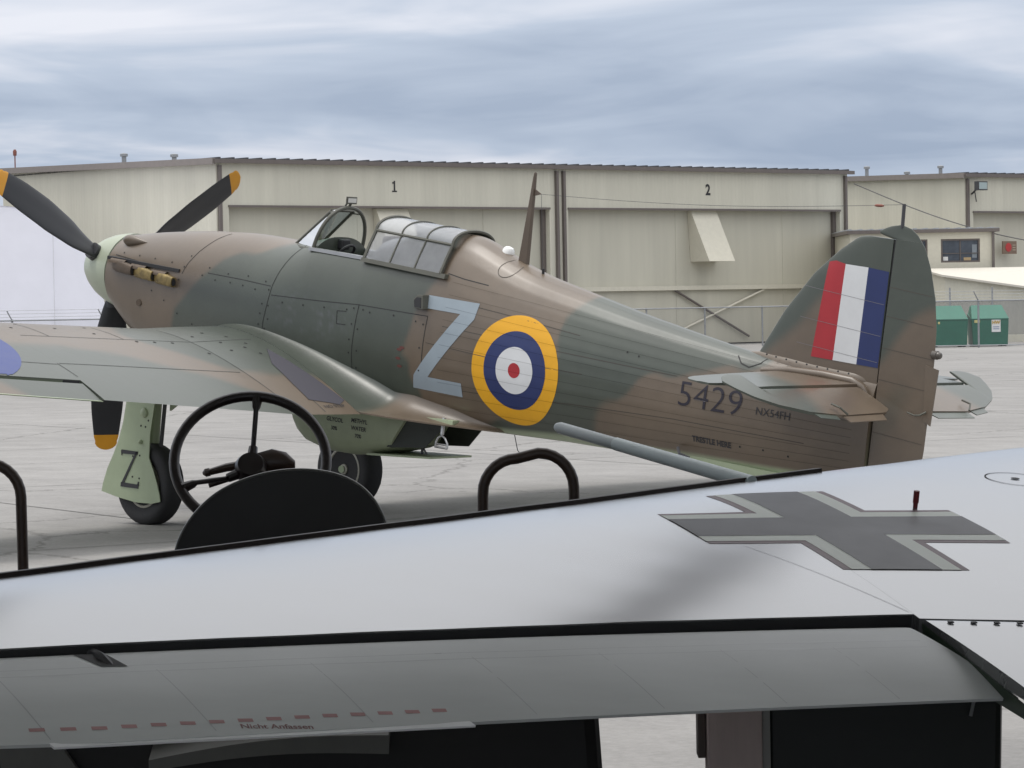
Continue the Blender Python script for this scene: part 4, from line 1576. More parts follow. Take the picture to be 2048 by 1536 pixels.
for sgn in (-1, 1):
    I = lambda tb_: (lambda y: float(np.interp(y, *tb_)))
    flat_surf("tailplane", list(np.linspace(.05, 1.335, 30)) + [1.3405, 1.36] + list(np.linspace(1.37, 1.62, 14)), I(TLE), I(TTE), lambda y: np.interp(y, [0, 1.2, 1.62], [.052, .040, .012]), sgn, tail_cols)
    el = flat_surf("elevator", list(np.linspace(.16, 1.36, 30)) + [1.375] + list(np.linspace(1.39, 1.67, 16)), I(ELE), I(ETE), lambda y: np.interp(y, [0, 1.3, 1.67], [.032, .028, .008]), sgn, tail_cols, rot=R(22))
    c, s = math.cos(R(22)), math.sin(R(22))
    te = lambda y, d=0.0, z=0.0: (HINGE + (I(ETE)(y) + d - HINGE) * c + z * s, sgn * y, ZT - (I(ETE)(y) + d - HINGE) * s + z * c)
    q = MB()
    q.hexa([te(.30, .008, -.004), te(.82, .008, -.004), te(.82, .085, -.003), te(.34, .085, -.003), te(.30, .008, .004), te(.82, .008, .004), te(.82, .085, .003), te(.34, .085, .003)])
    tb = q.obj("elevator_tab", M_AC, el, smooth=False, cols=np.tile(EARTH if sgn < 0 else GREEN * 1.3, (8, 1)))
    MB().tube([te(.86, -.10, .045), te(.86, -.02, .06), te(.80, .02, .03)], .008, 6).obj("tab_horn", M_FRAME, tb)
    q = MB()
    q.hexa([te(.88, -.02, -.004), te(1.12, -.02, -.004), te(1.10, .06, -.003), te(.90, .06, -.003), te(.88, -.02, .004), te(1.12, -.02, .004), te(1.10, .06, .003), te(.90, .06, .003)])
    q.obj("fixed_tab", M_AC, el, smooth=False, cols=np.tile(GREEN * 1.1, (8, 1)))
    # root fairing between tailplane and fuselage
    q = MB().tube([(8.15, sgn * .17, .20), (8.4, sgn * .155, .235), (8.7, sgn * .125, .245), (8.95, sgn * .095, .235), (9.04, sgn * .085, .20), (9.09, sgn * .075, .13), (9.11, sgn * .06, .04)], [.02, .032, .036, .036, .035, .03, .012], 14)
    q.obj("tailplane_fairing", M_AC, AC, cols=np.tile(EARTH, (len(q.v), 1)))

# ---------------------------------------------------------------- undercarriage, radiator, steps
def wheel(cen, axis, rad, width, nm="main_wheel"):
    W = bpy.data.objects.new(nm, None)
    COL.objects.link(W)
    W.parent = AC
    hw = width / 2
    pr_ = []
    for k in range(21):
        a = -math.pi / 2 + math.pi * k / 20
        pr_.append((hw * math.copysign(abs(math.sin(a)) ** .75, math.sin(a)), rad - .085 * (1 - abs(math.cos(a)) ** .55) * 1.15))
    prof = [(-hw * .75, rad * .56)] + pr_ + [(hw * .75, rad * .56)]
    MB().lathe(prof, cen, axis, 44).obj("tyre", M_TYRE, W, angle=60)
    for s_ in (-1, 1):
        MB().lathe([(s_ * hw * .55, rad * .58), (s_ * hw * .80, rad * .57), (s_ * hw * .82, rad * .52), (s_ * hw * .5, rad * .44), (s_ * hw * .45, rad * .16), (s_ * hw * .85, rad * .13), (s_ * hw * .9, .004)], cen, axis, 32).obj("rim", mat("wheel_rim", (0.33, 0.32, 0.27), 0.45, .3, var=.15), W)
        q = MB()
        e1 = Vector((1, 0, 0))
        for k in range(6):
            a = k * math.pi / 3
            p = Vector(cen) + Vector(axis) * s_ * hw * .52 + Vector((math.cos(a), 0, math.sin(a))) * rad * .30
            q.lathe([(0, .022), (.006, .022)], p, Vector(axis) * s_, 10)
        q.obj("hub_holes", M_BLACK, W)
    return W


RW = .365
cp = Vector((2.53, -1.235, -2.0)) + UPA * (RW - .012)
wheel(cp, (0, 1, 0), RW, .21)
cs = Vector((2.50, 1.205, 0))
cs.z = (RW - .012 - 2.323697 - (-0.147 * cs.x - 0.021 * cs.y)) / 0.988913545
wheel(cs, (0, 1, 0), RW, .21)
M_FAIR = M_SKYP
for sgn, c0 in ((-1, cp), (1, cs)):
    dz = c0.z - cp.z
    fp = [(2.20, -.62), (2.62, -.62), (2.575, -.95), (2.555, -1.20), (2.57, -1.40), (2.64, -1.50), (2.70, -1.60), (2.75, -1.70), (2.765, -1.755), (2.66, -1.79), (2.45, -1.815), (2.2, -1.81), (1.99, -1.795), (2.0, -1.72), (2.04, -1.58), (2.10, -1.45), (2.15, -1.32), (2.19, -1.15), (2.21, -.95)]
    q = MB()
    bm_pts = []
    yf = lambda p, s_=sgn: s_ * 1.365
    q.prism([(a, b + dz) for a, b in fp], lambda p: (p[0], yf(p) + sgn * .004, p[1]), lambda p: (p[0], yf(p) - sgn * .004, p[1]))
    fo = q.obj("wheel_fairing", M_FAIR, AC, smooth=False)
    sv = fo.modifiers.new("tri", "TRIANGULATE")
    MB().tube([(2.42, sgn * 1.22, -.6), (2.47, sgn * 1.23, c0.z + .02)], [.055, .05], 12).tube([(2.47, sgn * 1.23, c0.z), (2.49, sgn * 1.10, c0.z)], .035, 10).obj("oleo_strut", M_SKYP, AC)
    MB().prism([(2.60, -.60), (3.05, -.62), (2.98, -.70), (2.62, -.98)], lambda p: (p[0], sgn * 1.20, p[1]), lambda p: (p[0], sgn * 1.225, p[1])).obj("gear_door", M_SKYP, AC, smooth=False)
    MB().tube([(2.58, sgn * 1.25, -.7), (2.58, sgn * 1.25, -1.55)], .018, 8).obj("brake_hose", M_DARKMETAL, AC)
    if sgn < 0:
        for (x, z, r_) in ((2.46, -1.02, .045), (2.45, -1.28, .022)):
            rr_ = [(0, r_), (.015, r_ * .9), (.028, r_ * .5), (.032, .002)]
            MB().lathe(rr_, (x, yf((x, z)) - .004, z), (0, -1, 0), 16).obj("fairing_bulge", M_FAIR, fo)
        q = MB()
        for (x, z) in ((2.43, -1.14), (2.49, -1.14), (2.36, -1.42), (2.45, -1.40), (2.38, -1.60), (2.47, -1.60), (2.52, -1.08)):
            q.lathe([(0, .009), (.004, .009)], (x, yf((x, z)) - .003, z), (0, -1, 0), 8)
        tag(q.obj("fasteners", M_LINE, fo), kind="stuff")
        zl = [[(2.21, -1.385), (2.425, -1.37), (2.42, -1.40), (2.21, -1.42)], [(2.40, -1.371), (2.425, -1.37), (2.275, -1.68), (2.245, -1.68)], [(2.24, -1.67), (2.47, -1.655), (2.47, -1.69), (2.24, -1.71)], [(2.21, -1.385), (2.225, -1.42), (2.215, -1.44), (2.205, -1.40)], [(2.46, -1.63), (2.475, -1.63), (2.475, -1.67), (2.455, -1.66)]]
        q = MB()
        for pl in zl:
            q.prism(pl, lambda p: (p[0], yf(p) - .007, p[1]), lambda p: (p[0], yf(p) - .0095, p[1]))
        q.obj("code_letter", M_STENCIL, fo, smooth=False)

# radiator housing under the belly
rings = []
for (x, zb_, zt_, w_) in ((3.20, -.94, -.70, .30), (3.215, -1.03, -.68, .325), (3.27, -1.10, -.66, .335), (3.36, -1.16, -.66, .34), (3.6, -1.20, -.66, .345), (3.9, -1.185, -.66, .34), (4.2, -1.12, -.66, .335), (4.40, -1.055, -.66, .33)):
    ring = []
    for k in range(28):
        a = 2 * math.pi * k / 28
        ca, sa = math.cos(a), math.sin(a)
        zc = (zb_ + zt_) / 2
        zz = zc + (zt_ - zb_) / 2 * math.copysign(abs(sa) ** .55, sa)
        ring.append((x + (.22 * (zz - zb_) / .35 if x > 4.3 else 0), w_ * math.copysign(abs(ca) ** .5, ca), zz))
    rings.append(ring)
rad = MB().loft(rings).obj("radiator_housing", mat("radiator_paint", (0.31, 0.35, 0.235), 0.45, var=.10), AC)
RAD_BVH = bvh_of(rad)
MB().box(3.21, 3.23, -.27, .27, -1.0, -.70).obj("radiator_core", M_BLACK, rad, smooth=False)
for (s, sz, x, z) in (("METHYL", .052, 4.06, -.86), ("GLYCOL", .052, 3.77, -.89), ("WATER", .052, 4.06, -.925), ("30%", .045, 3.77, -.965), ("70%", .045, 4.06, -.99)):
    text_decal("stencil", s, sz, M_STENCIL, x, z, RAD_BVH, rad, start=-2.0, off=.003, rot=R(2), bold=.001, sx=1.0)
q = MB()
for sgn in (-1, 1):
    q.hexa([(4.38, sgn * .30, -1.03), (4.80, sgn * .28, -.97), (4.80, sgn * .27, -.97), (4.38, sgn * .29, -1.03), (4.55, sgn * .30, -.72), (5.02, sgn * .26, -.72), (5.02, sgn * .25, -.72), (4.55, sgn * .29, -.72)])
q.box(4.40, 4.42, -.28, .28, -1.03, -.72)
q.obj("radiator_duct", M_INT, rad, smooth=False)
q = MB()
q.hexa([(4.16, -.31, -1.135), (4.86, -.26, -1.055), (4.86, .26, -1.055), (4.16, .31, -1.135), (4.16, -.31, -1.118), (4.86, -.26, -1.038), (4.86, .26, -1.038), (4.16, .31, -1.118)])
q.obj("radiator_flap", M_SKYP, rad, smooth=False)
MB().tube([(4.66, -.15, -1.05), (4.64, -.15, -.74)], .012, 6).tube([(4.5, -.22, -.74), (4.78, -.22, -1.03)], .008, 6).obj("flap_strut", M_DARKMETAL, rad)
# stirrup step
q = MB()
q.tube([(5.10, -.40, -.66), (5.115, -.42, -.80)], .016, 8)
loop = [(5.055, -.42, -.91), (5.055, -.42, -.87), (5.075, -.42, -.83), (5.115, -.42, -.805), (5.155, -.42, -.825), (5.185, -.42, -.865), (5.19, -.42, -.905)]
q.tube(loop, .009, 7)
q.tube([(5.05, -.42, -.885), (5.19, -.42, -.88)], .009, 6)
q.tube([(5.05, -.42, -.91), (5.19, -.42, -.905)], .011, 6)
q.obj("stirrup_step", M_STEEL, AC)
MB().hexa([(4.9, -.46, -.715), (5.22, -.42, -.70), (5.22, -.30, -.70), (4.9, -.30, -.715), (4.9, -.46, -.68), (5.22, -.42, -.665), (5.22, -.30, -.665), (4.9, -.30, -.68)]).obj("step_plate", M_SKYP, AC, smooth=False)
# trailing aerial hook under the belly
MB().tube([(5.55, 0, -.74), (5.60, 0, -.86), (5.66, 0, -.90), (5.95, 0, -.88)], .004, 5).obj("belly_aerial", M_DARKMETAL, AC)
# tail wheel and ventral fairing
tz = lambda x, y, h_: (h_ - 2.323697 + 0.147 * x + 0.021 * y) / 0.988913545
tw = Vector((8.75, 0, tz(8.75, 0, .155)))
wheel(tw, (0, 1, 0), .16, .11, "tail_wheel")
MB().tube([(8.6, .0, -.5), (8.75, .085, tw.z + .1), (8.75, .085, tw.z)], .03, 8).tube([(8.75, .09, tw.z), (8.75, -.09, tw.z)], .02, 8).obj("tail_strut", M_SKYP, AC)
q = MB()
q.loft([[(x, .5 * w_ * math.cos(a), -.57 - d_ * max(0.0, math.sin(a))) for a in [math.pi * k / 12 for k in range(13)]] for x, w_, d_ in ((7.4, .30, .10), (7.9, .27, .16), (8.4, .22, .22), (8.9, .15, .26), (9.1, .1, .26))], ring_closed=True)
q.obj("ventral_fairing", M_SKYP, AC)
MB().tube([(7.46, -.22, -.52), (7.52, -.27, -.56), (7.6, -.24, -.58)], .014, 6).obj("tie_down_ring", M_DARKMETAL, AC)

# ------------------------------------------------------------------ open hangar bay around the viewpoint
OH = thing("open_hangar", "dark open-fronted hangar bay sheltering the grey airplane wing and tow tractor", "hangar", site(0, 0), SITE_ANG)
M_HROOF = mat("hangar_interior_sheet", (0.66, 0.66, 0.64), 0.8, var=0.15, vscale=1.5)
M_HSTEEL = mat("hangar_steel", (0.08, 0.075, 0.07), 0.6, var=0.15)
MB().box(-9.2, 9.2, -9.2, -2.2, 5.6, 5.75).box(-9.2, 9.2, -1.0, 3.2, 5.6, 5.75).box(-9.2, 9.2, 4.4, 8.8, 5.6, 5.75).obj("roof", M_HROOF, OH, smooth=False)
MB().box(-9.0, 9.0, 8.5, 8.7, 3.65, 5.6).obj("header", M_HROOF, OH, smooth=False)
MB().box(-9.2, -9.0, -9.2, 8.7, 0, 5.6).obj("side_wall", M_HROOF, OH, smooth=False)
MB().box(9.0, 9.2, -9.2, 8.7, 0, 5.6).obj("side_wall", M_HROOF, OH, smooth=False)
M_FILL_SKYL = bpy.data.materials.new("fill_skylight_sheet")
M_FILL_SKYL.use_nodes = True
_t = M_FILL_SKYL.node_tree
_t.nodes.clear()
_o, _tl = N(_t, "ShaderNodeOutputMaterial"), N(_t, "ShaderNodeBsdfTranslucent")
_tl.inputs[0].default_value = (0.62, 0.64, 0.62, 1)
link(_t, _tl, 0, _o, 0)
for y in (-2.2, 3.2):  # added translucent strips, out of view, to brighten the aileron from above
    MB().box(-9.2, 9.2, y, y + 1.2, 5.66, 5.67).obj("fill_skylight", M_FILL_SKYL, OH, smooth=False)
MB().prism([(.95, 3.66), (1.30, 3.66), (.45, 5.59), (.10, 5.59)], lambda p: (p[0], 8.30, p[1]), lambda p: (p[0], 8.498, p[1])).obj("dark_reflection_bar", mat("reflection_bar_black", (0.03, 0.03, 0.03), 0.7), OH, smooth=False)  # unseen dark bar, added so the aileron reflects a dark streak
for k in range(5):
    MB().box(-9.0, 9.0, -7.5 + 3.7 * k, -7.3 + 3.7 * k, 5.25, 5.598).obj("roof_beam", M_HSTEEL, OH, smooth=False)
for x in (-8.7, 8.7):
    MB().box(x - .14, x + .14, 8.48, 8.72, 0, 3.65).obj("column", M_HSTEEL, OH, smooth=False)
la = MB().tube([(-.1, 8.72, 5.2), (.3, 10.0, 4.62), (.83, 11.3, 3.98), (1.18, 12.0, 3.50)], .18, 14).obj("reflection_arm", M_HSTEEL, OH)  # unseen arm, added for the dark diagonal reflection on the grey wing
MB().tube([(-2.6, 8.72, 5.2), (-2.4, 10.0, 4.6), (-2.15, 11.3, 3.95), (-2.02, 12.0, 3.62)], .14, 14).obj("reflection_arm", M_HSTEEL, OH)  # second added arm, for the dark reflection at the wing's far left
MB().lathe([(-.04, .12), (.04, .16), (.16, .22), (.20, .23), (.205, .2), (.15, .04)], (-2.02, 12.0, 3.68), (-.5, .3, -.1), 20).obj("reflection_arm_end", M_HSTEEL, OH.children[-1])  # unlit end piece of the added arm
MB().lathe([(-.04, .12), (.04, .16), (.16, .22), (.20, .23), (.205, .2), (.15, .04)], (1.18, 12.0, 3.55), (.5, .3, -.2), 20).obj("reflection_arm_end", M_HSTEEL, la)  # unlit end piece, added with the first arm

# ------------------------------------------------------------------ grey airplane whose wing crosses the foreground
# local frame: x spanwise (towards its fuselage), y chordwise aft, z surface normal
W_O = Vector((18.0326076, -12.9920126, 1.3418735))
W_S = Vector((0.47422904, 0.87970252, -0.03507557))
W_C = Vector((0.86453285, -0.47284178, -0.17030440))
W_N = Vector((0.16640241, -0.05043931, 0.98476704))
WM = Matrix.Identity(4)
for i in range(3):
    WM[i][0], WM[i][1], WM[i][2] = W_S[i], W_C[i], W_N[i]
WM.translation = W_O
GA = thing("grey_airplane", "pale grey airplane wing with black and white bar cross reaching across the hangar opening", "airplane", matrix=WM)


def grey_paint(name, col, rough, spec, coat):
    m = mat(name, col, rough, var=0.16, vscale=1.3, spec=spec, coat=coat, rvar=0.03, stretch=(.6, 2.0, 1))
    b = m.node_tree.nodes["Principled BSDF"]
    b.inputs["Coat IOR"].default_value = 1.9
    return m


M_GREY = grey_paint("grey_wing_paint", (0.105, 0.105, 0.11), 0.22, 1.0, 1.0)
M_GREYA = grey_paint("grey_aileron_paint", (0.56, 0.575, 0.575), 0.42, 0.8, 0.25)
M_GREEN109 = mat("dark_green_edge", (0.035, 0.055, 0.035), 0.5, var=.15)
SL = -.43
LEX = [-2.6, -2.45, -2.2, -1.98, -1.028, -.464, .072, 1.09, 2.9]
LEY = [.62, .40, .26, .165, -.235, -.465, -.715, -1.085, -1.35]


def hup(s, c, wave=1.0):
    q_ = c - SL * min(s, 1.1)
    w_ = .0005 * math.sin(9 * s + 3 * c) * math.sin(7 * c - 2 * s + 1) + .0003 * math.sin(21 * s - 5 * c) * math.sin(13 * c + 1)
    return wave * w_ + (-.06 * q_ * q_ if q_ > 0 else -.16 * abs(q_) ** 3)


def cle(s):
    return float(np.interp(s, LEX, LEY))


def wing109_ring(s, cte, n=40, blunt=.05):
    c0 = cle(s)
    ch = 1.35 - c0
    up, lo = [], []
    # rounded nose ahead of the visible crest
    z0 = hup(s, c0)
    sl = (hup(s, c0 + .01) - z0) / .01
    for k in range(6):
        a = math.pi / 2 * k / 5
        lo.append((s, c0 - .055 * math.sin(a + .0), z0 - .055 * (1 - math.cos(a)) - .055 * math.sin(a) * sl * .3))
    for k in range(n + 1):
        c = c0 + (cte - c0) * k / n
        up.append((s, c, hup(s, c)))
    th = lambda t: .02 + .15 * ch / 2 * (math.sin(math.pi * min(1, t ** .6)) * .8 + .05)
    low = []
    for k in range(n, -1, -2):
        t = k / n
        c = c0 + (cte - c0) * t
        low.append((s, c, hup(s, c) - max(.03, th((c - c0) / ch))))
    return up + low + list(reversed(lo))[:-1]


gap = lambda s: float(np.interp(s, [-2.45, -2.101, -.193, .0], [.88, .872, .678, .66]))
ss_out = np.linspace(-2.45, -.135, 60)
ss_in = np.linspace(-.1345, 2.9, 60)
q = MB()
q.loft([wing109_ring(s, gap(s)) for s in ss_out])
q.loft([wing109_ring(s, .70) for s in ss_in])
q.loft([wing109_ring(s, c) for s, c in ((-2.45, .88), (-2.52, .95), (-2.58, .9), (-2.6, .75))])
w109 = q.obj("wing", M_GREY, GA, angle=60)
# black strips stand in for the shade inside the aileron gap
MB().loft([[(s, gap(s) + .0006, hup(s, gap(s)) - .0035), (s, gap(s) + .0006, hup(s, gap(s)) - .07), (s, gap(s) + .003, hup(s, gap(s)) - .07), (s, gap(s) + .003, hup(s, gap(s)) - .0035)] for s in np.linspace(-2.45, -.14, 40)]).obj("aileron_slot_shade", M_BLACK, GA, smooth=False)
MB().loft([[(s, gap(s) + .004, hup(s, gap(s)) - .062), (s, gap(s) + .10, hup(s, gap(s)) - .075), (s, gap(s) + .10, hup(s, gap(s)) - .08), (s, gap(s) + .004, hup(s, gap(s)) - .07)] for s in np.linspace(-2.45, -.14, 40)]).obj("slot_floor_shade", M_BLACK, GA, smooth=False)


def tail_surface(ss, nose, length, drop, ext, nose_r=.022, n=16, shear=0.0):
    rings = []
    for s in ss:
        c0, L = nose(s), length(s)
        z0 = hup(s, c0, 0) - drop
        base = -(hup(s, c0 + .01, 0) - hup(s, c0, 0)) / .01
        an = math.atan(base) + ext
        ring = []
        for k in range(9):     # rounded nose from below to the top
            a = -math.pi / 2 + math.pi * k / 8
            dx, dz = -nose_r * 1.6 * math.cos(a), nose_r * math.sin(a) - nose_r
            ring.append((c0 + dx * math.cos(an) + dz * math.sin(an), z0 - dx * math.sin(an) + dz * math.cos(an)))
        for k in range(1, n + 1):
            d = L * k / n
            dz = -.010 * (k / n) ** 1.5 + .006 * math.sin(math.pi * k / n) + .0007 * math.sin(19 * s + 2 * k / n) * math.sin(math.pi * k / n)
            ring.append((c0 + d * math.cos(an) + dz * math.sin(an), z0 - d * math.sin(an) + dz * math.cos(an)))
        for k in range(n, 0, -2):
            d = L * k / n
            dz = -.016 - 2 * nose_r * (1 - k / n)
            ring.append((c0 + d * math.cos(an) + dz * math.sin(an), z0 - d * math.sin(an) + dz * math.cos(an)))
        rings.append([(s + shear * (a - c0), a, b) for a, b in ring])
    return MB().loft(rings)


nose = lambda s: float(np.interp(s, [-2.45, -2.11, -.175], [.935, .913, .742]))
leng = lambda s: float(np.interp(s, [-2.45, -2.1, -.16], [.33, .345, .285]))
EXT = R(7)
ail = tail_surface(np.linspace(-2.42, -.165, 60), nose, leng, .011, EXT, shear=.36).obj("aileron", M_GREYA, GA, angle=60)
flap = tail_surface(np.linspace(-.125, 2.6, 40), lambda s: .715, lambda s: .60, .0, R(1.0), .012, shear=.08).obj("flap", M_GREY, GA, angle=60)
MB().prism([(.70, -.035), (1.30, -.125), (1.30, -.135), (.72, -.105)], lambda p: (-.1265 + .08 * (p[0] - .715), p[0], p[1]), lambda p: (-.1255 + .08 * (p[0] - .715), p[0], p[1])).obj("flap_end_rib", M_GREEN109, flap, smooth=False)
MB().loft([[(s, .702, hup(s, .70) - .004), (s, .702, hup(s, .7) - .03), (s, .712, hup(s, .7) - .03), (s, .712, hup(s, .7) - .004)] for s in (-.12, 1.2, 2.6)]).obj("flap_hinge_gap", M_BLACK, flap, smooth=False)
q = MB()
for k in range(14):
    s = -.08 + k * .055
    q.box(s, s + .012, .722, .730, hup(s, .72) + .0005, hup(s, .72) + .003)
tag(q.obj("hinge_fasteners", M_BLACK, flap, smooth=False), kind="stuff")
# leading-edge slat
rings = []
for s in np.linspace(-2.4, .36, 40):
    c0 = cle(s) - .012
    z0 = hup(s, cle(s)) + .0075
    rings.append([(s, c0 + .004, z0 - .012), (s, c0, z0), (s, c0 - .03, z0 - .006), (s, c0 - .06, z0 - .035), (s, c0 - .065, z0 - .08), (s, c0 - .02, z0 - .09), (s, c0 + .004, z0 - .03)])
MB().loft(rings).obj("slat", mat("slat_dark", (0.02, 0.012, 0.010), 0.6, var=.2), GA)
W109_BVH = bvh_of(w109)
AIL_BVH = bvh_of(ail)
FLAP_BVH = bvh_of(flap)


def top_decal(name, polys, m, off, bvh=None, parent=None, step=.06):
    return project_bm(poly_bm(polys), name, m, bvh or W109_BVH, (0, 0, -1), 1.0, off, parent or w109, (0, 1), step)


M_CBLK = mat("cross_black", (0.055, 0.052, 0.055), 0.42, var=.06, spec=.3)
M_CWHT = mat("cross_white", (0.70, 0.73, 0.66), 0.42, var=.05, spec=.3)
M_CEDG = mat("cross_edge", (0.20, 0.13, 0.14), 0.45, var=.05, spec=.3)
L_ = .382
c_off = .0
SH = lambda p: (p[0] + .006, p[1] - .022)


def cross_poly(l, w):
    return [SH(p) for p in ((-w, -l - .012), (w, -l - .012), (w, -w), (l, -w), (l, w), (w, w), (w, l), (-w, l), (-w, w), (-l, w), (-l, -w), (-w, -w))]


top_decal("cross_edge", [cross_poly(L_, .157)], M_CEDG, .0007)
top_decal("cross_white", [cross_poly(L_, .136)], M_CWHT, .0013)
top_decal("cross_black", [cross_poly(L_, .088)], M_CBLK, .0019)
ring_ = circle(.765, -.53, .085, 40, rx=.075)
top_decal("filler_hatch_line", strip_polys([ring_ + [ring_[0]]], .004), M_LINE, .001)
top_decal("filler_lock", [circle(.765, -.53, .012, 12)], M_LINE, .002)
wlines = [[(-.30, .16), (-.14, .66)], [(1.6, -1.0), (1.6, .68)]]
top_decal("panel_lines", strip_polys(wlines, .0016), mat("grey_line", (0.24, 0.24, 0.25), 0.4), .0008)["kind"] = "stuff"
al = [[(s, nose(s) + .085) for s in np.linspace(-2.4, -.18, 12)], [(s, nose(s) + .055) for s in np.linspace(-2.4, -.18, 12)]]
for s in (-2.15, -1.85, -1.55, -1.22, -.95, -.68, -.42):
    al.append([(s + .02, nose(s) + .075), (s + .075, nose(s) + leng(s) * .95)])
top_decal("rib_tapes", strip_polys(al, .0022), mat("tape_grey", (0.36, 0.37, 0.38), 0.3, spec=1.0, coat=.8), .0003, AIL_BVH, ail)["kind"] = "stuff"
M_RDASH = mat("faded_red", (0.46, 0.25, 0.25), 0.5, var=.15)
for k in range(15):
    s = -2.205 + k * .0545
    c = nose(s) + leng(s) * .83
    s2 = s + .36 * leng(s) * .8
    top_decal("red_dash", [[(s2, c), (s2 + .028, c - .001), (s2 + .028, c + .011), (s2, c + .012)]], M_RDASH, .0004, AIL_BVH, ail, .5)
text_decal("aileron_lettering", "Nicht Anfassen", .022, mat("lettering_dark_red", (0.26, 0.14, 0.14), 0.5), -1.66, nose(-1.7) + leng(-1.7) * .955, AIL_BVH, ail, axes=(0, 1), direction=(0, 0, -1), start=1.0, off=.0004, sy=-1.0, bold=.0005)


# fixed tab, hinge bracket, indicator pin, pitot tube
def tabp(s, d, z):
    c0 = nose(s)
    base = -(hup(s, c0 + .01, 0) - hup(s, c0, 0)) / .01
    an_ = math.atan(base) + EXT
    L = leng(s) + d
    dz = -.010 + z
    cc = c0 + L * math.cos(an_) + dz * math.sin(an_)
    return (s + .36 * (cc - c0), cc, hup(s, c0, 0) - .011 - L * math.sin(an_) + dz * math.cos(an_))


q = MB()
sa, sb2 = -2.20, -1.40
q.hexa([tabp(sa, -.003, -.004), tabp(sb2, -.003, -.004), tabp(sb2, .014, -.004), tabp(sa, .014, -.004), tabp(sa, -.003, .0005), tabp(sb2, -.003, .0005), tabp(sb2, .014, .0), tabp(sa, .014, .0)])
q.obj("fixed_tab", mat("tab_pale", (0.85, 0.85, 0.86), 0.3, var=.05), ail, smooth=False)
sb = -1.93
q = MB()
q.tube([(sb, gap(sb) - .02, hup(sb, gap(sb)) - .02), (sb + .01, gap(sb) + .05, hup(sb, .95) - .012), (sb + .03, gap(sb) + .11, hup(sb, 1.0) - .03)], .011, 8)
q.obj("hinge_arm", M_DARKMETAL, GA)
top_decal("hinge_recess", [[(sb - .04, nose(sb) - .01), (sb + .02, nose(sb) - .012), (sb + .05, nose(sb) + .055), (sb + .0, nose(sb) + .055)]], M_BLACK, .001, AIL_BVH, ail)
MB().lathe([(0, .006), (.012, .006), (.0121, .0075), (.042, .0075), (.0425, .002)], (.317, -.215, hup(.317, -.215) - .001), (0, 0, 1), 12).obj("undercarriage_indicator", mat("indicator_red", (0.16, 0.01, 0.015), 0.4), GA)


def w_local(p):
    return WM.inverted() @ Vector(p)


M_PITOT = mat("pitot_pale_blue", (0.50, 0.57, 0.58), 0.35, var=.06)
pr0 = w_local(site((1500 - 1024) / 6004.5 * 7.72, 7.72, 1.88143 - (966 - 596.9) * 7.72 / 6004.5))
pr1 = w_local(site((1112 - 1024) / 6004.5 * 8.35, 8.35, 1.88143 - (854 - 604.2) * 8.35 / 6004.5))
pj = pr1.lerp(pr0, .32)
pt = MB().tube([pr0, pj], [.0195, .0180], 14).obj("pitot_tube", M_PITOT, GA)
MB().tube([pj, pr1.lerp(pr0, .02), pr1], [.0165, .0165, .011], 14).obj("pitot_head", mat("pitot_grey", (0.38, 0.42, 0.43), 0.4, var=.1), pt)

# its fuselage, tail and undercarriage stand to the right, outside the photograph
rings = []
for (c, hw, zt, zb) in ((-2.9, .10, .1, -.1), (-2.75, .22, .25, -.2), (-2.2, .40, .42, -.42), (-1.2, .45, .52, -.50), (0.0, .45, .55, -.45), (.6, .43, .85, -.42), (1.3, .38, .80, -.38), (2.5, .30, .55, -.25), (4.0, .20, .42, -.05), (5.2, .10, .38, .10), (5.6, .04, .36, .18)):
    rings.append([(3.25 + hw * math.cos(a), c, (zt + zb) / 2 + (zt - zb) / 2 * math.sin(a)) for a in [2 * math.pi * k / 28 for k in range(28)]])
MB().loft(rings).obj("fuselage", M_GREYA, GA)
MB().prism([(4.8, .3), (5.0, 1.25), (5.4, 1.3), (5.75, .9), (5.7, .2)], lambda p: (3.22, p[0], p[1]), lambda p: (3.28, p[0], p[1])).obj("fin", M_GREYA, GA, smooth=False, bevel=.02)
MB().box(1.9, 4.6, 4.9, 5.5, .62, .67).obj("tailplane", M_GREYA, GA, smooth=False, bevel=.02)
legtop = Vector((2.7, -.8, -.3))
foot = WM @ legtop
gnd = w_local((foot.x - .1, foot.y - .35, .32))
MB().tube([legtop, gnd], .05, 10).obj("undercarriage_leg", M_GREYA, GA)
axl = (WM.to_3x3().inverted() @ (W_S - Vector((0, 0, W_S.z)))).normalized()
MB().lathe([(-.07, .18), (-.08, .26), (-.05, .315), (0, .325), (.05, .315), (.08, .26), (.07, .18)], gnd, axl, 28).obj("wheel", M_TYRE, GA)

# ------------------------------------------------------------------ tow tractor behind the wing
TT = thing("tow_tractor", "near-black open tow tractor with thin steering wheel, rounded seat back and tubular hoops", "tractor", site(-.72, 8.3), SITE_ANG)
M_TB = mat("tractor_black", (0.007, 0.006, 0.0055), 0.55, var=.25, vscale=4)
M_TR = mat("tractor_rim", (0.011, 0.006, 0.0055), 0.35, var=.1)
M_TBR = mat("tractor_brown_tube", (0.040, 0.022, 0.014), 0.4, var=.2, vscale=9)
K = 1 / 6004.5


def tl(lat, dep, z):          # site metres -> tractor local
    return Vector((lat + .72, dep - 8.3, z))


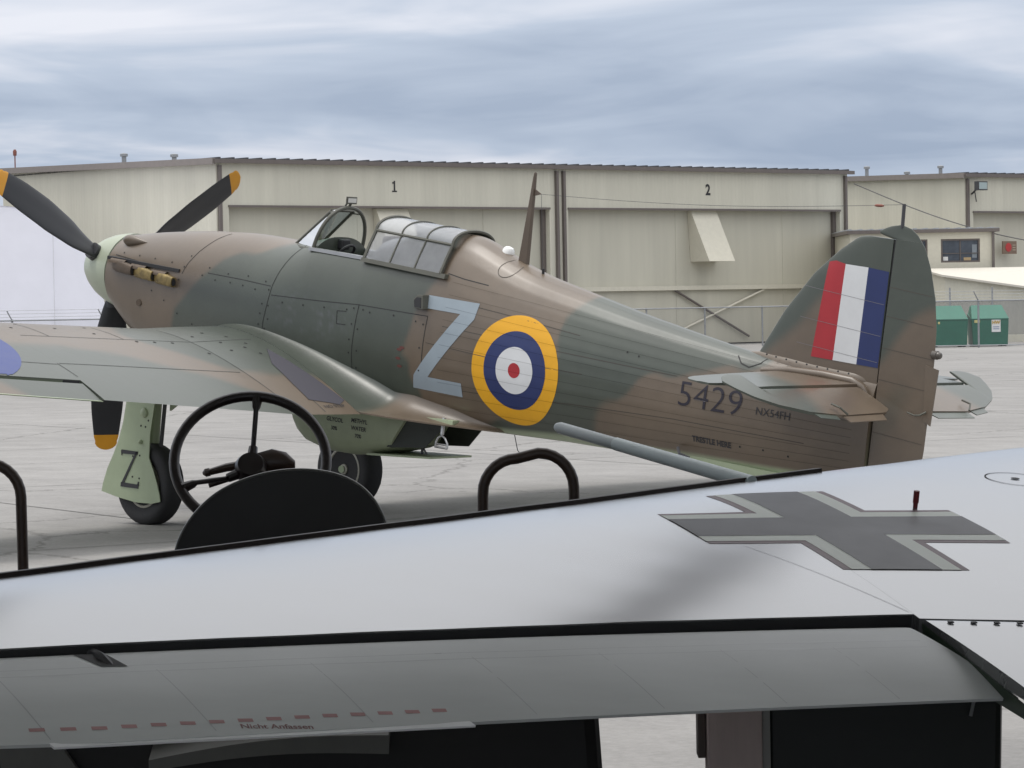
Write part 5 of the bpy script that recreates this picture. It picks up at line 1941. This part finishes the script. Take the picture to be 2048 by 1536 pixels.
SWC, SWN = tl(-.738, 8.42, 1.452), Vector((.06, -.83, .55)).normalized()
e1 = Vector((0, 0, 1)).cross(SWN).normalized()
e2 = SWN.cross(e1)
SW = bpy.data.objects.new("steering_wheel", None)
COL.objects.link(SW)
SW.parent = TT
MB().tube([SWC + (e1 * math.cos(a) + e2 * math.sin(a)) * .213 for a in [2 * math.pi * k / 56 for k in range(56)]], .0150, 12, closed=True).obj("rim", M_TR, SW)
HUB = SWC - SWN * .045
MB().lathe([(-.05, .03), (-.02, .042), (.012, .045), (.03, .036), (.034, .004)], HUB, SWN, 24).obj("hub", M_TR, SW)
for k in range(3):
    a = R(84 + 120 * k)
    d = e1 * math.cos(a) + e2 * math.sin(a)
    MB().tube([HUB + d * .03, HUB + d * .07, HUB + d * .075, SWC + d * .165, SWC + d * .175, SWC + d * .208], [.016, .013, .0075, .0075, .012, .0165], 10).obj("spoke", M_TR, SW)
MB().tube([HUB - SWN * .02, HUB - SWN * .7], .028, 12).obj("steering_column", M_TB, TT)
sp = HUB - SWN * .06 + Vector((0, 0, .045))
MB().loft([[sp + Vector((x, .03 * math.cos(a) * w_, z0 + .032 * w_ * math.sin(a))) for a in [2 * math.pi * k / 10 for k in range(10)]] for x, w_, z0 in ((.01, .9, .0), (.06, 1.2, .004), (.10, 1.0, .0), (.125, .4, -.006))]).obj("control_lever_knob", M_TBR, TT)
MB().tube([sp, sp + Vector((-.07, 0, -.01)), sp + Vector((-.125, 0, -.024))], [.014, .012, .009], 8).tube([sp + Vector((-.02, 0, -.03)), sp + Vector((-.12, -.01, -.06))], .007, 8).lathe([(0, .004), (.008, .012), (.02, .012), (.028, .004)], sp + Vector((-.11, 0, -.02)), (-1, 0, -.2), 10).obj("column_levers", M_TBR, TT)

vhz = lambda u: 624.2 - .018026 * u
sp_px = [(338, 1160), (345, 1105), (358, 1068), (378, 1037), (402, 1010), (432, 986), (470, 967), (515, 952), (560, 944), (605, 942), (650, 947), (690, 959), (722, 979), (746, 1006), (760, 1034), (768, 1062), (770, 1160)]
D = 7.9
_sp = np.array(sp_px, float)
_tt = np.arange(len(_sp))
_ti = np.linspace(0, len(_sp) - 1, 81)
_sm = np.stack([np.convolve(np.pad(np.interp(_ti, _tt, _sp[:, i_]), 2, mode="edge"), np.ones(5) / 5, "valid") for i_ in range(2)], 1)
seat = [((u - 1024) * D * K, 1.88143 - (v - vhz(u)) * D * K) for u, v in _sm]
zlow = .98
outline = seat + [(seat[-1][0] - .03, zlow), (seat[0][0] + .03, zlow)]
cx = sum(p[0] for p in seat) / len(seat)
fa = lambda p, o_: tl(p[0], D + o_ - .25 * (p[0] - cx) ** 2 + .10 * (p[1] - 1.2), p[1])
# curved sheet: strips between centre line and outline
q = MB()
nO = len(outline)
levels = 8
front, back = [], []
cen = (cx, 1.2)
vv, ff = [], []
for o_ in (0.0, .022):
    for l in range(levels + 1):
        t = l / levels
        for p in outline:
            r_ = (cen[0] + (p[0] - cen[0]) * t, cen[1] + (p[1] - cen[1]) * t)
            vv.append(tuple(fa(r_, o_)))
for o_i in range(2):
    for l in range(levels):
        for k in range(nO):
            a = (o_i * (levels + 1) + l) * nO
            b = a + nO
            ff.append((a + k, a + (k + 1) % nO, b + (k + 1) % nO, b + k))
a, b = levels * nO, (2 * levels + 1) * nO
for k in range(nO):
    ff.append((a + k, a + (k + 1) % nO, b + (k + 1) % nO, b + k))
q.add(vv, ff)
sb_ = q.obj("seat_back", M_TB, TT, angle=50)
MB().tube([fa(p, .011) for p in seat[1:-1]], .0065, 8).obj("seat_rim_highlight", mat("edge_highlight", (0.10, 0.10, 0.095), 0.35, .3, var=.2), sb_)  # paler bead paints a highlight along the seat edge
MB().box(-.19, .40, -.25, .22, .90, .99).obj("seat_cushion", M_TB, TT, smooth=False, bevel=.03)


def hoop_(x0, x1, zt, y, dz):
    r_ = .095
    pts = [(x0 - .01, y, .85), (x0, y, zt - r_ - .02)]
    for k in range(1, 8):
        a = math.pi - math.pi / 2 * k / 7
        pts.append((x0 + r_ + r_ * math.cos(a), y, zt - r_ - dz + r_ * math.sin(a)))
    for k in range(0, 8):
        a = math.pi / 2 - math.pi / 2 * k / 7
        pts.append((x1 - r_ + r_ * math.cos(a), y, zt - r_ + r_ * math.sin(a)))
    pts.append((x1 + .004, y, .85))
    return MB().tube(pts, .0152, 12).obj("grab_hoop", M_TBR, TT)


hoop_(-.085 + .72, .164 + .72, 1.470, -.10, .014)
hoop_(-1.60 + .72, -1.348 + .72, 1.470, -.10, .014)
MB().hexa([(-.96, -.35, .34), (.96, -.35, .34), (.96, 1.9, .34), (-.96, 1.9, .34), (-.93, -.35, .86), (.93, -.35, .86), (.93, 1.9, .80), (-.93, 1.9, .80)]).obj("body", M_TB, TT, smooth=False, bevel=.04)
MB().hexa([(-.30, .9, .80), (.30, .9, .80), (.28, 1.9, .80), (-.28, 1.9, .80), (-.26, .9, 1.0), (.26, .9, 1.0), (.24, 1.9, .95), (-.24, 1.9, .95)]).obj("bonnet", M_TB, TT, smooth=False, bevel=.05)
fe = []
for k in range(15):
    a = R(20 + 140 * k / 14)
    fe.append([(x, -.40 - .0 + .0, 0) for x in (0, 1)])
M_FEN = mat("tractor_fender_grey", (0.12, 0.12, 0.11), 0.5, var=.15)
for (x0, x1) in ((-.25, .38),):
    rings = []
    for k in range(13):
        t = k / 12
        x = x0 + (x1 - x0) * t
        z = .70 + .055 * t + .02 * math.sin(math.pi * t)
        rings.append([(x, -.46, z - .03 - .02 * t), (x, -.46, z), (x, -.34, z + .03), (x, -.34, z)])
    MB().loft(rings).obj("tow_plate", M_FEN, TT, smooth=False)
MB().prism([(-.64, .60), (-.40, .60), (-.52, .78), (-.66, .78)], lambda p: (p[0], -.40, p[1]), lambda p: (p[0], -.37, p[1])).obj("gusset", M_FEN, TT, smooth=False)
MB().tube([(-.95, -.42, .76), (-.90, -.46, .77), (-.86, -.46, .735), (-.95, -.44, .70)], .014, 8).obj("tow_pin", M_STEEL, TT)
for sx in (-1, 1):
    for y in (.05, 1.45):
        MB().lathe([(-.1, .17), (-.115, .26), (-.07, .33), (0, .34), (.07, .33), (.115, .26), (.1, .17), (.06, .05)], (sx * .80, y, .338), (1, 0, 0), 28).obj("wheel", M_TYRE, TT)

# ------------------------------------------------------------------ things standing under the wing
TP = thing("timber_post", "pinkish brown upright timber post with side battens standing under the grey wing", "post", site(.575, 8.0), SITE_ANG)
MB().box(-.073, .073, -.06, .06, 0, .82).obj("post", mat("pink_timber", (0.60, 0.49, 0.46), 0.7, var=.15, vscale=3, stretch=(4, 4, .6), bump=.15), TP, smooth=False, bevel=.004)
MB().box(-.096, -.076, -.03, .06, .66, .82).obj("batten", mat("brown_batten", (0.10, 0.08, 0.07), 0.7), TP, smooth=False)
MB().box(.076, .096, -.03, .06, .62, .82).obj("batten", mat("grey_batten", (0.42, 0.42, 0.39), 0.6), TP, smooth=False)
MB().box(-.22, .22, -.22, .22, 0, .05).obj("base", mat("brown_batten"), TP, smooth=False, bevel=.006)
GC = thing("ground_power_cart", "dark green box-shaped power cart standing beside the timber post", "cart", site(1.03, 8.25), SITE_ANG)
M_CART = mat("cart_dark_green", (0.008, 0.011, 0.009), 0.45, var=.25)
MB().hexa([(-.37, -.25, .30), (.255, -.25, .30), (.255, .5, .30), (-.37, .5, .30), (-.37, -.25, .86), (.27, -.25, .86), (.27, .5, .86), (-.37, .5, .86)]).obj("body", M_CART, GC, smooth=False, bevel=.02)
MB().box(-.38, .28, -.27, .52, .861, .90).obj("lid", M_CART, GC, smooth=False, bevel=.01)
for sx in (-.25, .17):
    for y in (-.15, .4):
        MB().lathe([(-.03, .04), (-.04, .12), (0, .15), (.04, .12), (.03, .04)], (sx, y, .149), (1, 0, 0), 18).obj("wheel", M_TYRE, GC)
        MB().box(sx - .05, sx + .05, y - .03, y + .03, .20, .299).obj("fork", M_DARKMETAL, GC, smooth=False)
pts = [(.06 + .07 * math.cos(a), -.285, .875 + .042 * math.sin(a)) for a in [math.pi + math.pi * k / 14 for k in range(15)]]
MB().tube(pts, .004, 6).obj("handle", M_GALV, GC)
MB().tube([(.20, -.285, .87), (.175, -.285, .76)], .005, 6).obj("pull_rod", M_GALV, GC)
